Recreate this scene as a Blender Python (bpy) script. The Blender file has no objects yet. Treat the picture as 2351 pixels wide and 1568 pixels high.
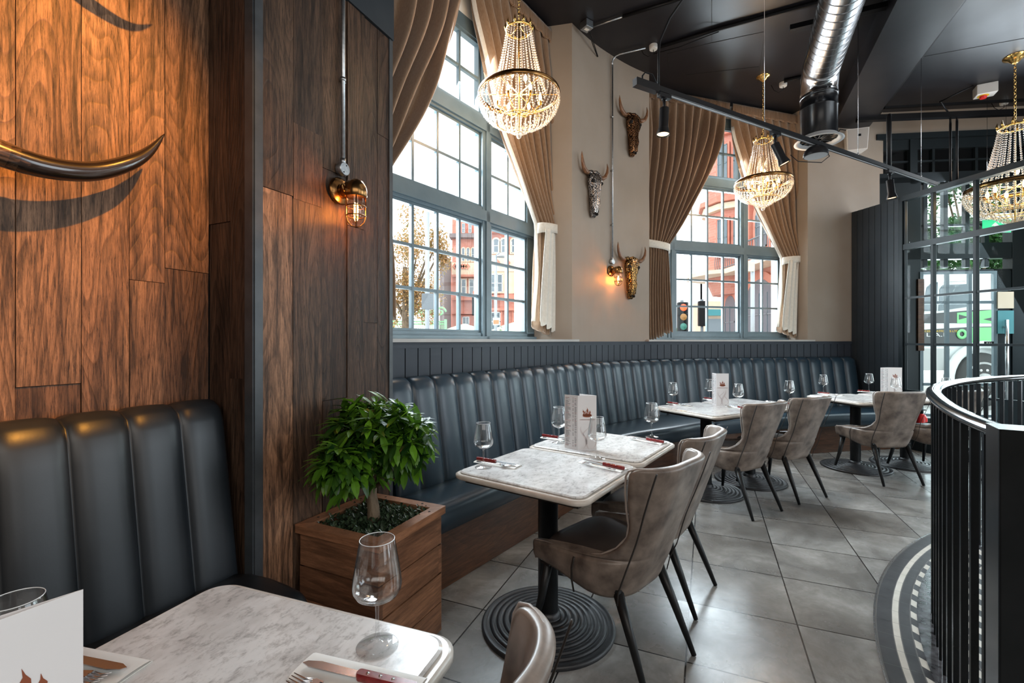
import bpy, math, random
from mathutils import Vector, Matrix, noise
C = bpy.context.scene.collection
SC = bpy.context.scene
PI = math.pi
rad = math.radians
# ---------------------------------------------------------------- camera, world, exposure, large lights
H = 1.36                      # eye height
FPX, CX, CY = 1050.0, 1175.5, 782.0
cd = bpy.data.cameras.new('camera'); cam = bpy.data.objects.new('camera', cd); C.objects.link(cam)
cam.location = (0, 0, H); cam.rotation_euler = (PI/2, 0, 0)
cd.sensor_width = 36; cd.lens = 36*FPX/2351; cd.shift_y = -2/2351; cd.clip_start = .03; cd.clip_end = 400
SC.camera = cam
W = bpy.data.worlds.new('sky'); SC.world = W; W.use_nodes = True
W.node_tree.nodes['Background'].inputs[0].default_value = (.93, .97, 1, 1)
W.node_tree.nodes['Background'].inputs[1].default_value = 2.6
SC.view_settings.view_transform = 'Standard'; SC.view_settings.look = 'None'
SC.view_settings.gamma = 1; SC.view_settings.exposure = .42; SC.view_settings.use_curve_mapping = False
SC.cycles.max_bounces = 10; SC.cycles.transparent_max_bounces = 24; SC.cycles.diffuse_bounces = 4
SC.cycles.glossy_bounces = 4; SC.cycles.transmission_bounces = 8
SC.cycles.caustics_reflective = False; SC.cycles.caustics_refractive = False
SC.cycles.sample_clamp_indirect = 6

def area(name, loc, target, sx, sy, power, col):
    l = bpy.data.lights.new(name, 'AREA'); l.shape = 'RECTANGLE'; l.size = sx; l.size_y = sy
    l.energy = power; l.color = col
    o = bpy.data.objects.new(name, l); C.objects.link(o); o.location = loc
    d = Vector(target)-Vector(loc); o.rotation_euler = d.to_track_quat('-Z', 'Z').to_euler()
    return o
def point(name, loc, power, col, r=.03, parent=None):
    l = bpy.data.lights.new(name, 'POINT'); l.energy = power; l.color = col; l.shadow_soft_size = r
    o = bpy.data.objects.new(name, l); C.objects.link(o); o.location = loc
    if parent: o.parent = parent
    return o
def spot(name, loc, target, power, col, ang, blend=.4, r=.03):
    l = bpy.data.lights.new(name, 'SPOT'); l.energy = power; l.color = col; l.spot_size = rad(ang)
    l.spot_blend = blend; l.shadow_soft_size = r
    o = bpy.data.objects.new(name, l); C.objects.link(o); o.location = loc
    d = Vector(target)-Vector(loc); o.rotation_euler = d.to_track_quat('-Z', 'Z').to_euler()
    return o
DAY = (.80, .91, 1); WARM = (1, .62, .32); AMBER = (1, .40, .09)
# added area lamps that boost the daylight; the window pair stands outside the glass
area('daylight_boost_near', (-.95, 4.45, 2.65), (.9, 3.1, .9), 2.5, 2.3, 430, DAY)
area('daylight_boost_far', (2.55, 6.95, 2.7), (3.3, 4.4, .9), 2.5, 2.4, 400, DAY)
area('daylight_boost_entrance', (7.0, 6.3, 2.2), (4.0, 3.6, .8), 3.2, 3.6, 210, DAY)  # added boost, on the lobby side of the street glazing
area('fill_right', (7.2, 1.4, 2.0), (2.0, 2.2, .6), 3.2, 3.0, 130, DAY)  # added fill inside the room, brightening the floor on the right
# soft fill added to brighten the room, from behind the camera and from overhead
area('room_fill_behind', (.5, -1.7, 2.7), (.6, 2.4, .2), 4.0, 1.8, 47, (1, .93, .86))
area('room_fill_above', (2.6, 2.6, 4.3), (2.6, 3.2, 0), 3.2, 3.0, 14, (1, .88, .76))
# picture light thrown on the boarded wall with the horns
spot('horn_wall_spot', (.12, 1.06, 3.30), (-1.66, 1.14, 1.95), 400, (1, .42, .065), 54, .8, .02)

# ---------------------------------------------------------------- mesh builder
class MB:
    def __init__(s, M=None):
        s.v = []; s.f = []; s.mi = []; s.sm = []; s.rn = []; s.M = M or Matrix.Identity(4); s.mat = 0; s.rnd = 0.
    def add(s, vs, fs, smooth=False, M=None):
        b = len(s.v); T = s.M @ M if M else s.M
        s.v += [tuple(T @ Vector(p)) for p in vs]
        for f in fs:
            s.f.append([b+i for i in f]); s.mi.append(s.mat); s.sm.append(smooth); s.rn.append(s.rnd)
        return s
    def box(s, c, d, rz=0, M=None):
        x, y, z = [k/2 for k in d]
        vs = [(-x,-y,-z),(x,-y,-z),(x,y,-z),(-x,y,-z),(-x,-y,z),(x,-y,z),(x,y,z),(-x,y,z)]
        T = Matrix.Translation(c) @ Matrix.Rotation(rz, 4, 'Z')
        if M: T = M @ T
        return s.add(vs, [(0,3,2,1),(4,5,6,7),(0,1,5,4),(1,2,6,5),(2,3,7,6),(3,0,4,7)], False, T)
    def seg(s, a, b, z0, z1, t0, t1):
        """box along the plan line a-b, from offset t0 to t1 to the left of it"""
        a = Vector(a[:2]); b = Vector(b[:2]); d = (b-a).normalized(); n = Vector((-d.y, d.x))
        p = [a+n*t0, b+n*t0, b+n*t1, a+n*t1]
        if t1 < t0: p = [p[3], p[2], p[1], p[0]]
        return s.prism([(q.x, q.y) for q in p], z0, z1)
    def prism(s, poly, z0, z1, smooth=False):
        n = len(poly); vs = [(x, y, z0) for x, y in poly]+[(x, y, z1) for x, y in poly]
        fs = [tuple(range(n-1, -1, -1)), tuple(range(n, 2*n))]
        s.add(vs, fs)
        return s.add(vs, [(i, (i+1) % n, n+(i+1) % n, n+i) for i in range(n)], smooth)
    def quad(s, a, b, c, d): return s.add([a, b, c, d], [(0, 1, 2, 3)])
    def grid(s, nu, nv, fn, closeu=False, smooth=True):
        vs = [fn(i/(nu if closeu else nu-1), j/(nv-1)) for j in range(nv) for i in range(nu)]
        fs = []
        for j in range(nv-1):
            for i in range(nu if closeu else nu-1):
                i2 = (i+1) % nu
                fs.append((j*nu+i, j*nu+i2, (j+1)*nu+i2, (j+1)*nu+i))
        return s.add(vs, fs, smooth)
    def lathe(s, prof, n=24, c=(0, 0, 0), M=None, smooth=True, caps=True):
        vs = []; fs = []
        for r, z in prof:
            for i in range(n):
                a = 2*PI*i/n; vs.append((c[0]+r*math.cos(a), c[1]+r*math.sin(a), c[2]+z))
        for j in range(len(prof)-1):
            for i in range(n):
                fs.append((j*n+i, j*n+(i+1) % n, (j+1)*n+(i+1) % n, (j+1)*n+i))
        s.add(vs, fs, smooth, M)
        if caps:
            k = len(prof)-1
            if prof[0][0] > 1e-5: s.add([vs[i] for i in range(n)], [tuple(range(n-1, -1, -1))], False, M)
            if prof[k][0] > 1e-5: s.add([vs[k*n+i] for i in range(n)], [tuple(range(n))], False, M)
        return s
    def tube(s, pts, r, n=8, closed=False, caps=True, flat=1., up=None, smooth=True):
        P = [Vector(p) for p in pts]; m = len(P); R = r if isinstance(r, (list, tuple)) else [r]*m
        vs = []; prev = None
        for i in range(m):
            if closed: t = P[(i+1) % m]-P[i-1]
            else: t = P[min(i+1, m-1)]-P[max(i-1, 0)]
            t.normalize()
            if up is not None: x = t.cross(Vector(up))
            elif prev is None:
                x = t.cross(Vector((0, 0, 1)))
                if x.length < .05: x = t.cross(Vector((0, 1, 0)))
            else: x = prev-t*prev.dot(t)
            x.normalize(); prev = x; y = t.cross(x)
            for k in range(n):
                a = 2*PI*k/n; vs.append(P[i]+x*math.cos(a)*R[i]+y*math.sin(a)*R[i]*flat)
        fs = []
        for i in range(m if closed else m-1):
            for k in range(n):
                j = (i+1) % m; k2 = (k+1) % n
                fs.append((i*n+k, j*n+k, j*n+k2, i*n+k2))
        if caps and not closed:
            fs.append(tuple(range(n))); fs.append(tuple((m-1)*n+k for k in range(n-1, -1, -1)))
        return s.add(vs, fs, smooth)
    def ball(s, c, r, n=10, m=6, sz=1.):
        return s.lathe([(r*math.sin(PI*j/m) if 0 < j < m else 1e-4, -r*sz*math.cos(PI*j/m)) for j in range(m+1)], n, c, caps=False)
    def build(s, name, mats, parent=None, bevel=0, sub=0, solid=0, soff=0, loc=None, weld=False):
        me = bpy.data.meshes.new(name); me.from_pydata(s.v, [], s.f); me.update()
        if not isinstance(mats, (list, tuple)): mats = [mats]
        for m in mats: me.materials.append(m)
        me.polygons.foreach_set('material_index', s.mi); me.polygons.foreach_set('use_smooth', s.sm)
        if any(s.rn):
            a = me.attributes.new('rnd', 'FLOAT', 'FACE'); a.data.foreach_set('value', s.rn)
        o = bpy.data.objects.new(name, me); C.objects.link(o)
        if parent: o.parent = parent
        if loc is not None: o.location = loc
        if weld:
            w = o.modifiers.new('w', 'WELD'); w.merge_threshold = .0002
        if solid:
            w = o.modifiers.new('s', 'SOLIDIFY'); w.thickness = solid; w.offset = soff
        if bevel:
            w = o.modifiers.new('b', 'BEVEL'); w.width = bevel; w.segments = 2; w.limit_method = 'ANGLE'; w.angle_limit = rad(40)
        if sub:
            w = o.modifiers.new('u', 'SUBSURF'); w.levels = sub; w.render_levels = sub
        return o
def thing(name, label, cat, loc=(0, 0, 0), rz=0, group=None):
    o = bpy.data.objects.new(name, None); C.objects.link(o); o.location = loc; o.rotation_euler = (0, 0, rz)
    return tag(o, label, cat, group)
def tag(o, label, cat, group=None, kind=None):
    o['label'] = label; o['category'] = cat
    if group: o['group'] = group
    if kind: o['kind'] = kind
    return o
def struct(o, label=None):
    o['kind'] = 'structure'
    if label: o['label'] = label
    return o
def dup(root, loc=None, rz=None, label=None, group=None):
    def rec(o, par):
        c = o.copy(); C.objects.link(c); c.parent = par
        for ch in list(o.children): rec(ch, c)
        return c
    r = rec(root, root.parent)
    if loc is not None: r.location = loc
    if rz is not None: r.rotation_euler = (0, 0, rz)
    if label: r['label'] = label
    if group: r['group'] = group
    return r

# ---------------------------------------------------------------- materials
def N(nt, t, **k):
    n = nt.nodes.new(t)
    for a, b in k.items():
        if a.startswith('i_'): n.inputs[a[2:].replace('_', ' ')].default_value = b
        else: setattr(n, a, b)
    return n
def ramp(nt, stops, fac, interp='LINEAR'):
    r = nt.nodes.new('ShaderNodeValToRGB'); r.color_ramp.interpolation = interp
    e = r.color_ramp.elements
    while len(e) < len(stops): e.new(.5)
    for k, (p, c) in enumerate(stops):
        e[k].position = p; e[k].color = (*c, 1) if len(c) == 3 else c
    nt.links.new(fac, r.inputs[0]); return r.outputs[0]
def base(name, col=(.5, .5, .5), rough=.5, metal=0, spec=.5, coat=0, emis=None, es=0, sheen=0, trans=0, ior=1.5):
    m = bpy.data.materials.new(name); m.use_nodes = True; nt = m.node_tree; b = nt.nodes['Principled BSDF']
    b.inputs['Base Color'].default_value = (*col, 1); b.inputs['Roughness'].default_value = rough
    b.inputs['Metallic'].default_value = metal; b.inputs['Specular IOR Level'].default_value = spec
    b.inputs['Coat Weight'].default_value = coat; b.inputs['IOR'].default_value = ior
    b.inputs['Sheen Weight'].default_value = sheen; b.inputs['Transmission Weight'].default_value = trans
    if emis: b.inputs['Emission Color'].default_value = (*emis, 1); b.inputs['Emission Strength'].default_value = es
    return m, nt, b
def coords(nt, scale=(1, 1, 1), kind='Object', loc=(0, 0, 0), rot=(0, 0, 0)):
    t = N(nt, 'ShaderNodeTexCoord'); mp = N(nt, 'ShaderNodeMapping')
    mp.inputs['Scale'].default_value = scale; mp.inputs['Location'].default_value = loc; mp.inputs['Rotation'].default_value = rot
    nt.links.new(t.outputs[kind], mp.inputs[0]); return mp.outputs[0]
def noisef(nt, vec, scale, detail=4, rough=.55, dist=0):
    n = N(nt, 'ShaderNodeTexNoise'); n.inputs['Scale'].default_value = scale; n.inputs['Detail'].default_value = detail
    n.inputs['Roughness'].default_value = rough; n.inputs['Distortion'].default_value = dist
    nt.links.new(vec, n.inputs['Vector']); return n.outputs[0]
def mix(nt, a, b, fac, mode='MIX'):
    x = N(nt, 'ShaderNodeMix', data_type='RGBA', blend_type=mode)
    for v, k in ((a, 6), (b, 7)):
        if isinstance(v, tuple): x.inputs[k].default_value = (*v, 1)
        else: nt.links.new(v, x.inputs[k])
    if isinstance(fac, (int, float)): x.inputs[0].default_value = fac
    else: nt.links.new(fac, x.inputs[0])
    return x.outputs[2]
def bump(nt, b, h, strength=.3, dist=.01):
    n = N(nt, 'ShaderNodeBump'); n.inputs['Strength'].default_value = strength; n.inputs['Distance'].default_value = dist
    nt.links.new(h, n.inputs['Height']); nt.links.new(n.outputs[0], b.inputs['Normal']); return n
def mott(name, c1, c2, scale, rough=.5, bs=0, metal=0, bscale=None, spec=.5, detail=4, r2=None, coat=0, stretch=(1, 1, 1), sheen=0, bd=.003):
    """two tones mottled by noise"""
    m, nt, b = base(name, c1, rough, metal, spec, coat, sheen=sheen)
    v = coords(nt, stretch); n = noisef(nt, v, scale, detail)
    nt.links.new(ramp(nt, [(.32, c1), (.68, c2)], n), b.inputs['Base Color'])
    if r2 is not None: nt.links.new(ramp(nt, [(.3, (rough,)*3), (.7, (r2,)*3)], n), b.inputs['Roughness'])
    if bs: bump(nt, b, noisef(nt, v, bscale or scale*6, 3), bs, bd)
    return m
def wood(name, tones, rough=.6, planks=True, axis='Z', bs=.5, gscale=1., dark=.35, spec=.3, fs=95, wd=14, wsc=4, wlo=.5, wf=.5):
    """long grain along the axis; every plank has its own 'rnd'"""
    m, nt, b = base(name, tones[0], rough, spec=spec)
    tc = N(nt, 'ShaderNodeTexCoord'); at = N(nt, 'ShaderNodeAttribute', attribute_name='rnd')
    sc = {'Z': (1, 1, .07), 'X': (.07, 1, 1), 'H': (.10, .10, 1)}[axis]
    mul = N(nt, 'ShaderNodeVectorMath', operation='SCALE'); mul.inputs[0].default_value = (31, 17, 57)
    nt.links.new(at.outputs['Fac'], mul.inputs['Scale'])
    ad = N(nt, 'ShaderNodeVectorMath', operation='ADD'); nt.links.new(tc.outputs['Object'], ad.inputs[0]); nt.links.new(mul.outputs[0], ad.inputs[1])
    mp = N(nt, 'ShaderNodeMapping'); mp.inputs['Scale'].default_value = sc; nt.links.new(ad.outputs[0], mp.inputs[0])
    v = mp.outputs[0]
    big = noisef(nt, v, 5*gscale, 3, .5, .6)
    fine = noisef(nt, v, fs*gscale, 6, .8, .3); streak = noisef(nt, v, 34*gscale, 4, .65, .5)
    # growth rings: contour lines of a stretched field
    mp2 = N(nt, 'ShaderNodeMapping'); mp2.inputs['Scale'].default_value = (1, 1, 2.2) if axis == 'Z' else (1.6, 1.6, 1); nt.links.new(v, mp2.inputs[0])
    rg = noisef(nt, mp2.outputs[0], wsc*gscale, 2, .45, .25)
    mu = N(nt, 'ShaderNodeMath', operation='MULTIPLY'); mu.inputs[1].default_value = wd; nt.links.new(rg, mu.inputs[0])
    fr = N(nt, 'ShaderNodeMath', operation='FRACT'); nt.links.new(mu.outputs[0], fr.inputs[0])
    ringc = ramp(nt, [(0, (1, 1, 1)), (.55, (.85,)*3), (.86, (wlo,)*3), (.93, (wlo,)*3), (1, (1, 1, 1))], fr.outputs[0])
    c = ramp(nt, [(0, tones[1]), (.45, tones[0]), (1, tones[2])], big)
    c = mix(nt, c, ramp(nt, [(.36, (dark,)*3), (.50, (.85,)*3), (.66, (1.35,)*3)], fine), .9, 'MULTIPLY')
    c = mix(nt, c, ramp(nt, [(.34, (dark+.12,)*3), (.58, (1.15,)*3)], streak), .9, 'MULTIPLY')
    c = mix(nt, c, ringc, wf, 'MULTIPLY')
    c = mix(nt, c, ramp(nt, [(0, (.20, .18, .185)), (.35, (.70, .60, .55)), (.7, (1.15, 1.0, .9)), (1, (2.1, 1.85, 1.7))], at.outputs['Fac']), .95, 'MULTIPLY')
    nt.links.new(c, b.inputs['Base Color'])
    h = mix(nt, ringc, mix(nt, fine, streak, .4), .6)
    bump(nt, b, h, bs, .004)
    return m
def glassy(name, tint=(1, 1, 1), refl=.08, rough=.0, pw=5, maxr=.9, f0=.03):
    """thin clear glass: see-through with a fresnel reflection"""
    m = bpy.data.materials.new(name); m.use_nodes = True; nt = m.node_tree; nt.nodes.clear()
    o = N(nt, 'ShaderNodeOutputMaterial'); t = N(nt, 'ShaderNodeBsdfTransparent'); g = N(nt, 'ShaderNodeBsdfGlossy')
    t.inputs[0].default_value = (*tint, 1); g.inputs['Roughness'].default_value = rough
    f = N(nt, 'ShaderNodeLayerWeight'); mx = N(nt, 'ShaderNodeMixShader')      # schlick: f0 + (1 - f0) facing^5
    p = N(nt, 'ShaderNodeMath', operation='POWER'); p.inputs[1].default_value = pw; nt.links.new(f.outputs['Facing'], p.inputs[0])
    a = N(nt, 'ShaderNodeMath', operation='MULTIPLY_ADD'); a.inputs[1].default_value = maxr; a.inputs[2].default_value = f0+refl; a.use_clamp = True
    nt.links.new(p.outputs[0], a.inputs[0]); nt.links.new(a.outputs[0], mx.inputs[0])
    nt.links.new(t.outputs[0], mx.inputs[1]); nt.links.new(g.outputs[0], mx.inputs[2]); nt.links.new(mx.outputs[0], o.inputs[0])
    return m
def simple(*a, **k): return base(*a, **k)[0]

M = {}
M['navy_leather'] = mott('navy_leather', (.010, .024, .040), (.020, .042, .062), 3, .36, .10, bscale=160, spec=.5, r2=.30, bd=.001)
M['black_leather'] = mott('black_leather', (.008, .011, .014), (.014, .018, .023), 4, .38, .10, bscale=180, spec=.5, bd=.001)
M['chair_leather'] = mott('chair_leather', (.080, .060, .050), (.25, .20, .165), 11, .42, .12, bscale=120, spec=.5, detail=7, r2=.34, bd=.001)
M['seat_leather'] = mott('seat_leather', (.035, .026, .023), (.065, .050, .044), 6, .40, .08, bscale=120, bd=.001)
M['piping'] = simple('piping', (.30, .25, .22), .45)
M['stitch_dark'] = simple('stitch_dark', (.018, .014, .012), .6)
M['thread'] = simple('thread', (.75, .70, .62), .6)
M['black_metal'] = mott('black_metal', (.006, .007, .008), (.012, .013, .014), 20, .38, .15, bscale=140, spec=.3, bd=.001)
M['cast_iron'] = mott('cast_iron', (.010, .011, .013), (.020, .021, .024), 30, .42, .5, bscale=260, bd=.001)
M['rail_paint'] = mott('rail_paint', (.006, .008, .009), (.010, .012, .014), 8, .26, .15, bscale=40, spec=.3, bd=.001)
M['track_black'] = simple('track_black', (.006, .006, .007), .42, spec=.16)
M['brass'] = mott('brass', (.34, .20, .07), (.52, .33, .13), 9, .22, 0, metal=1)
M['aged_brass'] = mott('aged_brass', (.16, .075, .025), (.36, .20, .075), 9, .24, 0, metal=1)
M['gold'] = simple('gold', (.85, .55, .18), .2, 1)
M['steel'] = simple('steel', (.62, .62, .64), .22, 1)
M['galv'] = mott('galv', (.36, .38, .40), (.52, .54, .56), 60, .38, 0, metal=1)
M['chrome'] = simple('chrome', (.8, .8, .82), .08, 1)
M['steel_angle'] = mott('steel_angle', (.028, .033, .038), (.050, .056, .062), 12, .4, 0, spec=.5)
M['white_plastic'] = simple('white_plastic', (.72, .70, .67), .4)
M['grey_grille'] = simple('grey_grille', (.30, .30, .30), .6)
M['red_plastic'] = simple('red_plastic', (.7, .02, .02), .35)
M['yellow_plastic'] = simple('yellow_plastic', (.75, .50, .03), .35)
M['knife_red'] = mott('knife_red', (.16, .012, .014), (.26, .03, .03), 60, .25, 0)
M['napkin'] = simple('napkin', (.80, .79, .76), .8)
M['glass'] = glassy('glass', (.985, .99, .99), refl=.03, pw=2.6, maxr=.85)
M['pane'] = glassy('pane', (.97, .985, .98), 0, f0=.008, maxr=.5)
M['partition_glass'] = glassy('partition_glass', (.90, .94, .93), .0, maxr=.08, f0=.003)
M['lamp_glass'] = glassy('lamp_glass', (1, .93, .82), .02)
M['bulb_glow'] = simple('bulb_glow', (1, .7, .4), .4, emis=(1, .42, .10), es=9)
M['bulb_core'] = simple('bulb_core', (1, .8, .5), .4, emis=(1, .62, .25), es=40)
M['spot_glow'] = simple('spot_glow', (1, .8, .6), .4, emis=(1, .55, .22), es=5)
M['candle_glow'] = simple('candle_glow', (1, .8, .5), .4, emis=(1, .58, .22), es=14)
M['marble_edge'] = mott('marble_edge', (.52, .47, .42), (.66, .62, .57), 14, .25)
# marble table top: pale with grey smudges
m, nt, b = base('marble', (.7, .7, .7), .16, spec=.5); v = coords(nt, (1, 1, 1))
v = coords(nt, (1.7, 1, 1)); n1 = noisef(nt, v, 30, 9, .72, .25); n2 = noisef(nt, v, 4, 4, .6, .5)
c = ramp(nt, [(.27, (.27, .26, .26)), (.39, (.54, .535, .53)), (.50, (.74, .74, .735)), (1, (.82, .82, .82))], n1)
c = mix(nt, c, ramp(nt, [(.38, (.70, .68, .67)), (.58, (1, 1, 1))], n2), .8, 'MULTIPLY')
nt.links.new(c, b.inputs['Base Color']); M['marble'] = m
M['paint_cream'] = mott('paint_cream', (.31, .255, .205), (.34, .285, .235), 2, .62, .10, bscale=90, spec=.25, bd=.001)
M['paint_white'] = mott('paint_white', (.78, .77, .72), (.84, .83, .79), 2, .6)
M['dado_paint'] = mott('dado_paint', (.030, .037, .049), (.038, .045, .058), 3, .42, spec=.3)
M['panel_paint'] = mott('panel_paint', (.022, .029, .036), (.030, .037, .044), 3, .40, spec=.25)
M['panel_groove'] = simple('panel_groove', (.11, .12, .13), .5)
M['frame_paint'] = mott('frame_paint', (.10, .145, .170), (.13, .18, .205), 5, .35, .2, bscale=60, spec=.5, bd=.001)
M['partition_paint'] = simple('partition_paint', (.009, .014, .017), .36, spec=.2)
M['dark_frame'] = simple('dark_frame', (.012, .018, .022), .35, spec=.25)
M['black_pane'] = simple('black_pane', (.003, .004, .005), .12)
M['sill'] = mott('sill', (.40, .38, .36), (.48, .46, .43), 4, .4)
M['ceiling_paint'] = mott('ceiling_paint', (.011, .011, .014), (.020, .019, .022), 1.2, .38, .1, bscale=30, spec=.32, r2=.30, bd=.001)
M['ceiling_line'] = simple('ceiling_line', (.004, .004, .004), .6)
M['curtain'] = mott('curtain', (.215, .128, .072), (.265, .17, .105), 90, .7, .25, bscale=500, spec=.25, sheen=.5, stretch=(1, 1, .25), bd=.0006)
M['lining'] = mott('lining', (.62, .57, .49), (.70, .65, .57), 40, .7, sheen=.3)
M['wood_wall'] = wood('wood_wall', [(.23, .135, .082), (.10, .064, .046), (.40, .27, .175)], .52, dark=.08, bs=1., fs=190, wd=52, wsc=2.3, wlo=.35, wf=.55)
M['wood_stain'] = wood('wood_stain', [(.38, .16, .065), (.26, .10, .042), (.58, .28, .12)], .35, axis='H', bs=.12, gscale=1.1, dark=.55, spec=.5)
M['wood_planter'] = wood('wood_planter', [(.33, .175, .10), (.24, .12, .068), (.46, .26, .15)], .5, axis='H', bs=.3, gscale=.6, dark=.55)
M['bark'] = mott('bark', (.10, .070, .045), (.24, .18, .12), 22, .8, .8, bscale=40, stretch=(1, 1, .4), bd=.01)
M['soil'] = simple('soil', (.015, .018, .010), .9)
def leafmat(name, a, b_, tr=.35):
    m = bpy.data.materials.new(name); m.use_nodes = True; nt = m.node_tree; b = nt.nodes['Principled BSDF']
    at = N(nt, 'ShaderNodeAttribute', attribute_name='rnd')
    c = ramp(nt, [(0, a), (1, b_)], at.outputs['Fac']); nt.links.new(c, b.inputs['Base Color']); b.inputs['Roughness'].default_value = .32
    t = N(nt, 'ShaderNodeBsdfTranslucent'); nt.links.new(c, t.inputs[0]); mx = N(nt, 'ShaderNodeMixShader'); mx.inputs[0].default_value = tr
    o = nt.nodes['Material Output']; nt.links.new(b.outputs[0], mx.inputs[1]); nt.links.new(t.outputs[0], mx.inputs[2]); nt.links.new(mx.outputs[0], o.inputs[0])
    return m
M['leaf'] = leafmat('leaf', (.008, .040, .010), (.20, .46, .03), .42)
M['box_leaf'] = leafmat('box_leaf', (.014, .030, .014), (.05, .085, .045), .15)
M['tree_leaf'] = leafmat('tree_leaf', (.03, .10, .03), (.10, .26, .08), .4)
M['autumn_leaf'] = leafmat('autumn_leaf', (.22, .20, .07), (.75, .45, .22), .45)
M['hedge_leaf'] = leafmat('hedge_leaf', (.03, .14, .03), (.14, .34, .10), .3)
# crystal beads
m = bpy.data.materials.new('crystal'); m.use_nodes = True; nt = m.node_tree; b = nt.nodes['Principled BSDF']
b.inputs['Base Color'].default_value = (.62, .55, .47, 1); b.inputs['Roughness'].default_value = .10; b.inputs['Specular IOR Level'].default_value = 1
b.inputs['Coat Weight'].default_value = 1; b.inputs['Coat Roughness'].default_value = .03
t = N(nt, 'ShaderNodeBsdfTransparent'); t.inputs[0].default_value = (1, .97, .93, 1); mx = N(nt, 'ShaderNodeMixShader'); mx.inputs[0].default_value = .42
nt.links.new(b.outputs[0], mx.inputs[1]); nt.links.new(t.outputs[0], mx.inputs[2]); nt.links.new(mx.outputs[0], nt.nodes['Material Output'].inputs[0])
M['crystal'] = m
# horn: pale streaked root, glossy black tip (runs along the object's own length)
m, nt, b = base('horn', (.03, .02, .012), .18, spec=.6, coat=.4)
tc = N(nt, 'ShaderNodeTexCoord'); at = N(nt, 'ShaderNodeAttribute', attribute_name='rnd')
v = coords(nt, (3, 3, 14)); n = noisef(nt, v, 6, 5, .6, .5)
a = N(nt, 'ShaderNodeMath', operation='MULTIPLY_ADD'); a.inputs[1].default_value = .35; nt.links.new(n, a.inputs[0]); nt.links.new(at.outputs['Fac'], a.inputs[2])
nt.links.new(ramp(nt, [(.30, (.62, .47, .33)), (.42, (.10, .055, .03)), (.50, (.012, .008, .006)), (1, (.02, .013, .009))], a.outputs[0]), b.inputs['Base Color'])
M['horn'] = m
M['skull_horn'] = mott('skull_horn', (.13, .055, .026), (.24, .115, .055), 30, .35)
def filigree(name, lo, hi):
    m, nt, b = base(name, hi, .25, 1); v = coords(nt, (1, 1, 1))
    w = N(nt, 'ShaderNodeTexVoronoi', feature='DISTANCE_TO_EDGE'); w.inputs['Scale'].default_value = 62
    x = N(nt, 'ShaderNodeVectorMath', operation='ADD'); nn = N(nt, 'ShaderNodeTexNoise'); nn.inputs['Scale'].default_value = 14; nt.links.new(v, nn.inputs['Vector'])
    s = N(nt, 'ShaderNodeVectorMath', operation='SCALE'); s.inputs['Scale'].default_value = .06; nt.links.new(nn.outputs[1], s.inputs[0])
    nt.links.new(v, x.inputs[0]); nt.links.new(s.outputs[0], x.inputs[1]); nt.links.new(x.outputs[0], w.inputs['Vector'])
    f = ramp(nt, [(.06, (1, 1, 1)), (.16, (0, 0, 0))], w.outputs[0])
    nt.links.new(mix(nt, lo, hi, f), b.inputs['Base Color']); bump(nt, b, f, .9, .012)
    return m
M['skull_gold'] = filigree('skull_gold', (.035, .018, .008), (.50, .28, .10))
M['skull_copper'] = filigree('skull_copper', (.025, .012, .008), (.34, .17, .08))
M['skull_silver'] = filigree('skull_silver', (.06, .052, .05), (.50, .45, .42))
M['dark_hole'] = simple('dark_hole', (.006, .004, .003), .9)
# floor tiles: large grey stone squares on the diagonal
m, nt, b = base('floor_tile', (.2, .2, .2), .28, spec=.5)
v = coords(nt, (1, 1, 1), 'Object', (-2.550, .397, 0), (0, 0, rad(-66.9)))
bk = N(nt, 'ShaderNodeTexBrick'); bk.offset = 0; bk.squash = 1
for k, x in (('Scale', 1), ('Mortar Size', .0035), ('Mortar Smooth', 0), ('Bias', 0), ('Brick Width', .48), ('Row Height', .48)): bk.inputs[k].default_value = x
bk.inputs['Color1'].default_value = (0, 0, 0, 1); bk.inputs['Color2'].default_value = (1, 1, 1, 1); bk.inputs['Mortar'].default_value = (.5, .5, .5, 1)
nt.links.new(v, bk.inputs['Vector'])
fl = N(nt, 'ShaderNodeVectorMath', operation='SCALE'); fl.inputs['Scale'].default_value = 9; nt.links.new(bk.outputs[0], fl.inputs[0])
ad = N(nt, 'ShaderNodeVectorMath', operation='ADD'); nt.links.new(v, ad.inputs[0]); nt.links.new(fl.outputs[0], ad.inputs[1])
n1 = noisef(nt, ad.outputs[0], 2.6, 8, .62, .5); n2 = noisef(nt, ad.outputs[0], 14, 5, .6, 1)
c = ramp(nt, [(.28, (.12, .115, .108)), (.44, (.215, .212, .205)), (.58, (.32, .32, .31)), (.70, (.46, .46, .45))], n1)
c = mix(nt, c, ramp(nt, [(.35, (.78, .76, .74)), (.6, (1, 1, 1))], n2), .6, 'MULTIPLY')
c = mix(nt, c, ramp(nt, [(0, (.82, .80, .78)), (1, (1.12, 1.12, 1.12))], bk.outputs[0]), 1, 'MULTIPLY')
c = mix(nt, c, (.018, .016, .015), bk.outputs[1])
nt.links.new(c, b.inputs['Base Color'])
nt.links.new(ramp(nt, [(.3, (.32,)*3), (.7, (.20,)*3)], n1), b.inputs['Roughness'])
inv = N(nt, 'ShaderNodeMath', operation='SUBTRACT'); inv.inputs[0].default_value = 1; nt.links.new(bk.outputs[1], inv.inputs[1])
bump(nt, b, inv.outputs[0], .5, .002)
M['floor_tile'] = m
M['mosaic_dark'] = mott('mosaic_dark', (.030, .031, .035), (.055, .056, .062), 12, .34)
M['mosaic_white'] = mott('mosaic_white', (.55, .53, .47), (.65, .62, .56), 12, .4)
M['mosaic_grout'] = simple('mosaic_grout', (.20, .20, .20), .7)
M['marble_black'] = mott('marble_black', (.01, .01, .011), (.12, .12, .13), 22, .15, detail=8)
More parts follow.
